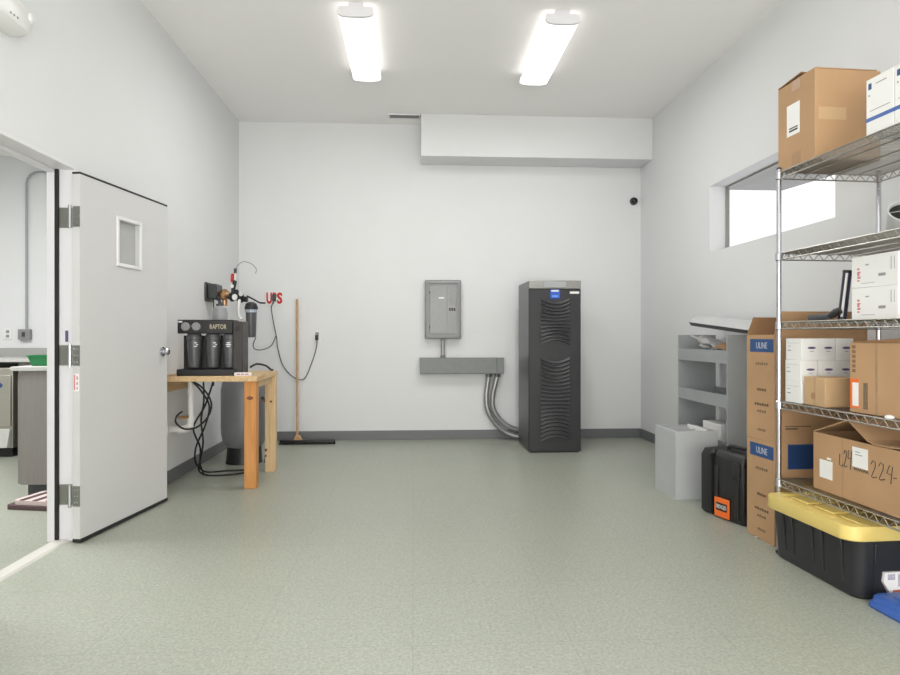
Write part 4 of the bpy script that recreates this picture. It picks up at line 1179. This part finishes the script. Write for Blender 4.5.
# ---- tote on the floor under the rack
tt_ = thing('storage_tote', 'black storage tote with a yellow lid on the floor under the rack', 'tote', RW_(0, 0), RA)
x0, x1, y0, y1 = -0.044, 0.40, -0.63, -0.022
lo = []
for zz, ex, rr in ((0.0, -0.012, 0.05), (0.012, 0.0, 0.055), (0.25, 0.018, 0.06), (0.275, 0.02, 0.06)):
    lo.append(rrect(x0 - ex, x1 + ex, y0 - ex, y1 + ex * 0.4, rr, zz, 6))
MB().loft(lo).build('body', M_tote, tt_)
for yy in (-0.13, -0.2, -0.35, -0.42, -0.55):
    MB().hexa([(x0 - 0.006, yy - 0.006, 0.06), (x0 + 0.01, yy - 0.006, 0.06), (x0 + 0.01, yy + 0.006, 0.06), (x0 - 0.006, yy + 0.006, 0.06)],
              [(x0 - 0.028, yy - 0.008, 0.258), (x0 + 0.01, yy - 0.008, 0.258), (x0 + 0.01, yy + 0.008, 0.258), (x0 - 0.028, yy + 0.008, 0.258)]).build('rib', M_tote, tt_, bevel=0.002)
for xx in (0.03, 0.35):
    MB().hexa([(xx - 0.006, y0 - 0.006, 0.04), (xx + 0.006, y0 - 0.006, 0.04), (xx + 0.006, y0 + 0.01, 0.04), (xx - 0.006, y0 + 0.01, 0.04)],
              [(xx - 0.008, y0 - 0.026, 0.258), (xx + 0.008, y0 - 0.026, 0.258), (xx + 0.008, y0 + 0.01, 0.258), (xx - 0.008, y0 + 0.01, 0.258)]).build('rib', M_tote, tt_, bevel=0.002)
ly0, ly1, lx0, lx1 = -0.655, -0.018, -0.105, 0.45
ld = MB().loft([rrect(lx0, lx1, ly0, ly1, 0.07, 0.270, 6), rrect(lx0 - 0.004, lx1 + 0.004, ly0 - 0.004, ly1, 0.07, 0.276, 6), rrect(lx0, lx1, ly0, ly1, 0.07, 0.334, 6), rrect(lx0 + 0.012, lx1 - 0.012, ly0 + 0.012, ly1 - 0.012, 0.06, 0.336, 6),
                rrect(lx0 + 0.05, lx1 - 0.05, ly0 + 0.05, ly1 - 0.05, 0.04, 0.336, 6), rrect(lx0 + 0.056, lx1 - 0.056, ly0 + 0.056, ly1 - 0.056, 0.04, 0.324, 6), ])
ld = ld.build('lid', M_yellow, tt_)
lr = MB()
for k in range(3):
    yy = -0.6 + 0.18 * k
    lr.box(lx0 + 0.1, lx1 - 0.1, yy, yy + 0.13, 0.324, 0.334)
lr.build('lid_panel', M_yellow, ld, bevel=0.004)
ln = MB()
for yy in (-0.16, -0.32, -0.48):
    ln.box(lx0 + 0.03, lx0 + 0.055, yy - 0.03, yy + 0.03, 0.336, 0.340)
ln.build('lid_lug', M_yellow, ld, bevel=0.002)
sl = MB().prism([(0.07, 0.128), (0.36, 0.128), (0.36, 0.03), (0.10, 0.03), (0.066, 0.085)], 'y', y0 - 0.02, y0 - 0.003).build('product_label', M_paper, tt_, smooth=False)
MB().box(0.11, 0.36, y0 - 0.0208, y0 - 0.02, 0.034, 0.05).build('orange_band', mat('orange_red_print', rgb(214, 120, 90), 0.6), sl, smooth=False)
MB().box(0.085, 0.12, y0 - 0.0208, y0 - 0.02, 0.095, 0.12).box(0.135, 0.2, y0 - 0.0208, y0 - 0.02, 0.065, 0.12).box(0.22, 0.34, y0 - 0.0208, y0 - 0.02, 0.06, 0.115).build('label_print', mat('mixed_print', rgb(176, 172, 186), 0.7, noise=0.25, nscale=60), sl, smooth=False)

# ---- blue lid on the floor
bl = thing('blue_lid', 'blue plastic lid lying on the floor before the black tote', 'lid', RW_(-0.037, -0.668), RA)
MB().loft([rrect(0.0, 0.5, -0.242, 0.0, 0.03, 0.0, 5), rrect(-0.005, 0.505, -0.247, 0.0, 0.035, 0.012, 5), rrect(0.0, 0.5, -0.242, -0.004, 0.035, 0.026, 5), rrect(0.008, 0.495, -0.234, -0.01, 0.03, 0.03, 5), rrect(0.012, 0.49, -0.230, -0.014, 0.03, 0.05, 5), rrect(0.022, 0.475, -0.220, -0.022, 0.03, 0.057, 5)]).build('shell', M_bluepl, bl)
MB().loft([rrect(0.06, 0.445, -0.182, -0.06, 0.03, 0.0565, 5), rrect(0.066, 0.44, -0.177, -0.065, 0.03, 0.061, 5)]).build('raised_panel', M_bluepl, bl)
# paper scrap
ps = tag(MB().grid(lambda u, v: ((u - 0.5) * 0.04, (v - 0.5) * 0.025, 0.004 + 0.006 * math.sin(u * 7) * math.cos(v * 5) + 0.004), 6, 4, 0.001).build('paper_scrap', M_paper), 'tiny white paper scrap on the floor by the tall carton', 'scrap')
ps.location = (2.01, 3.62, 0)
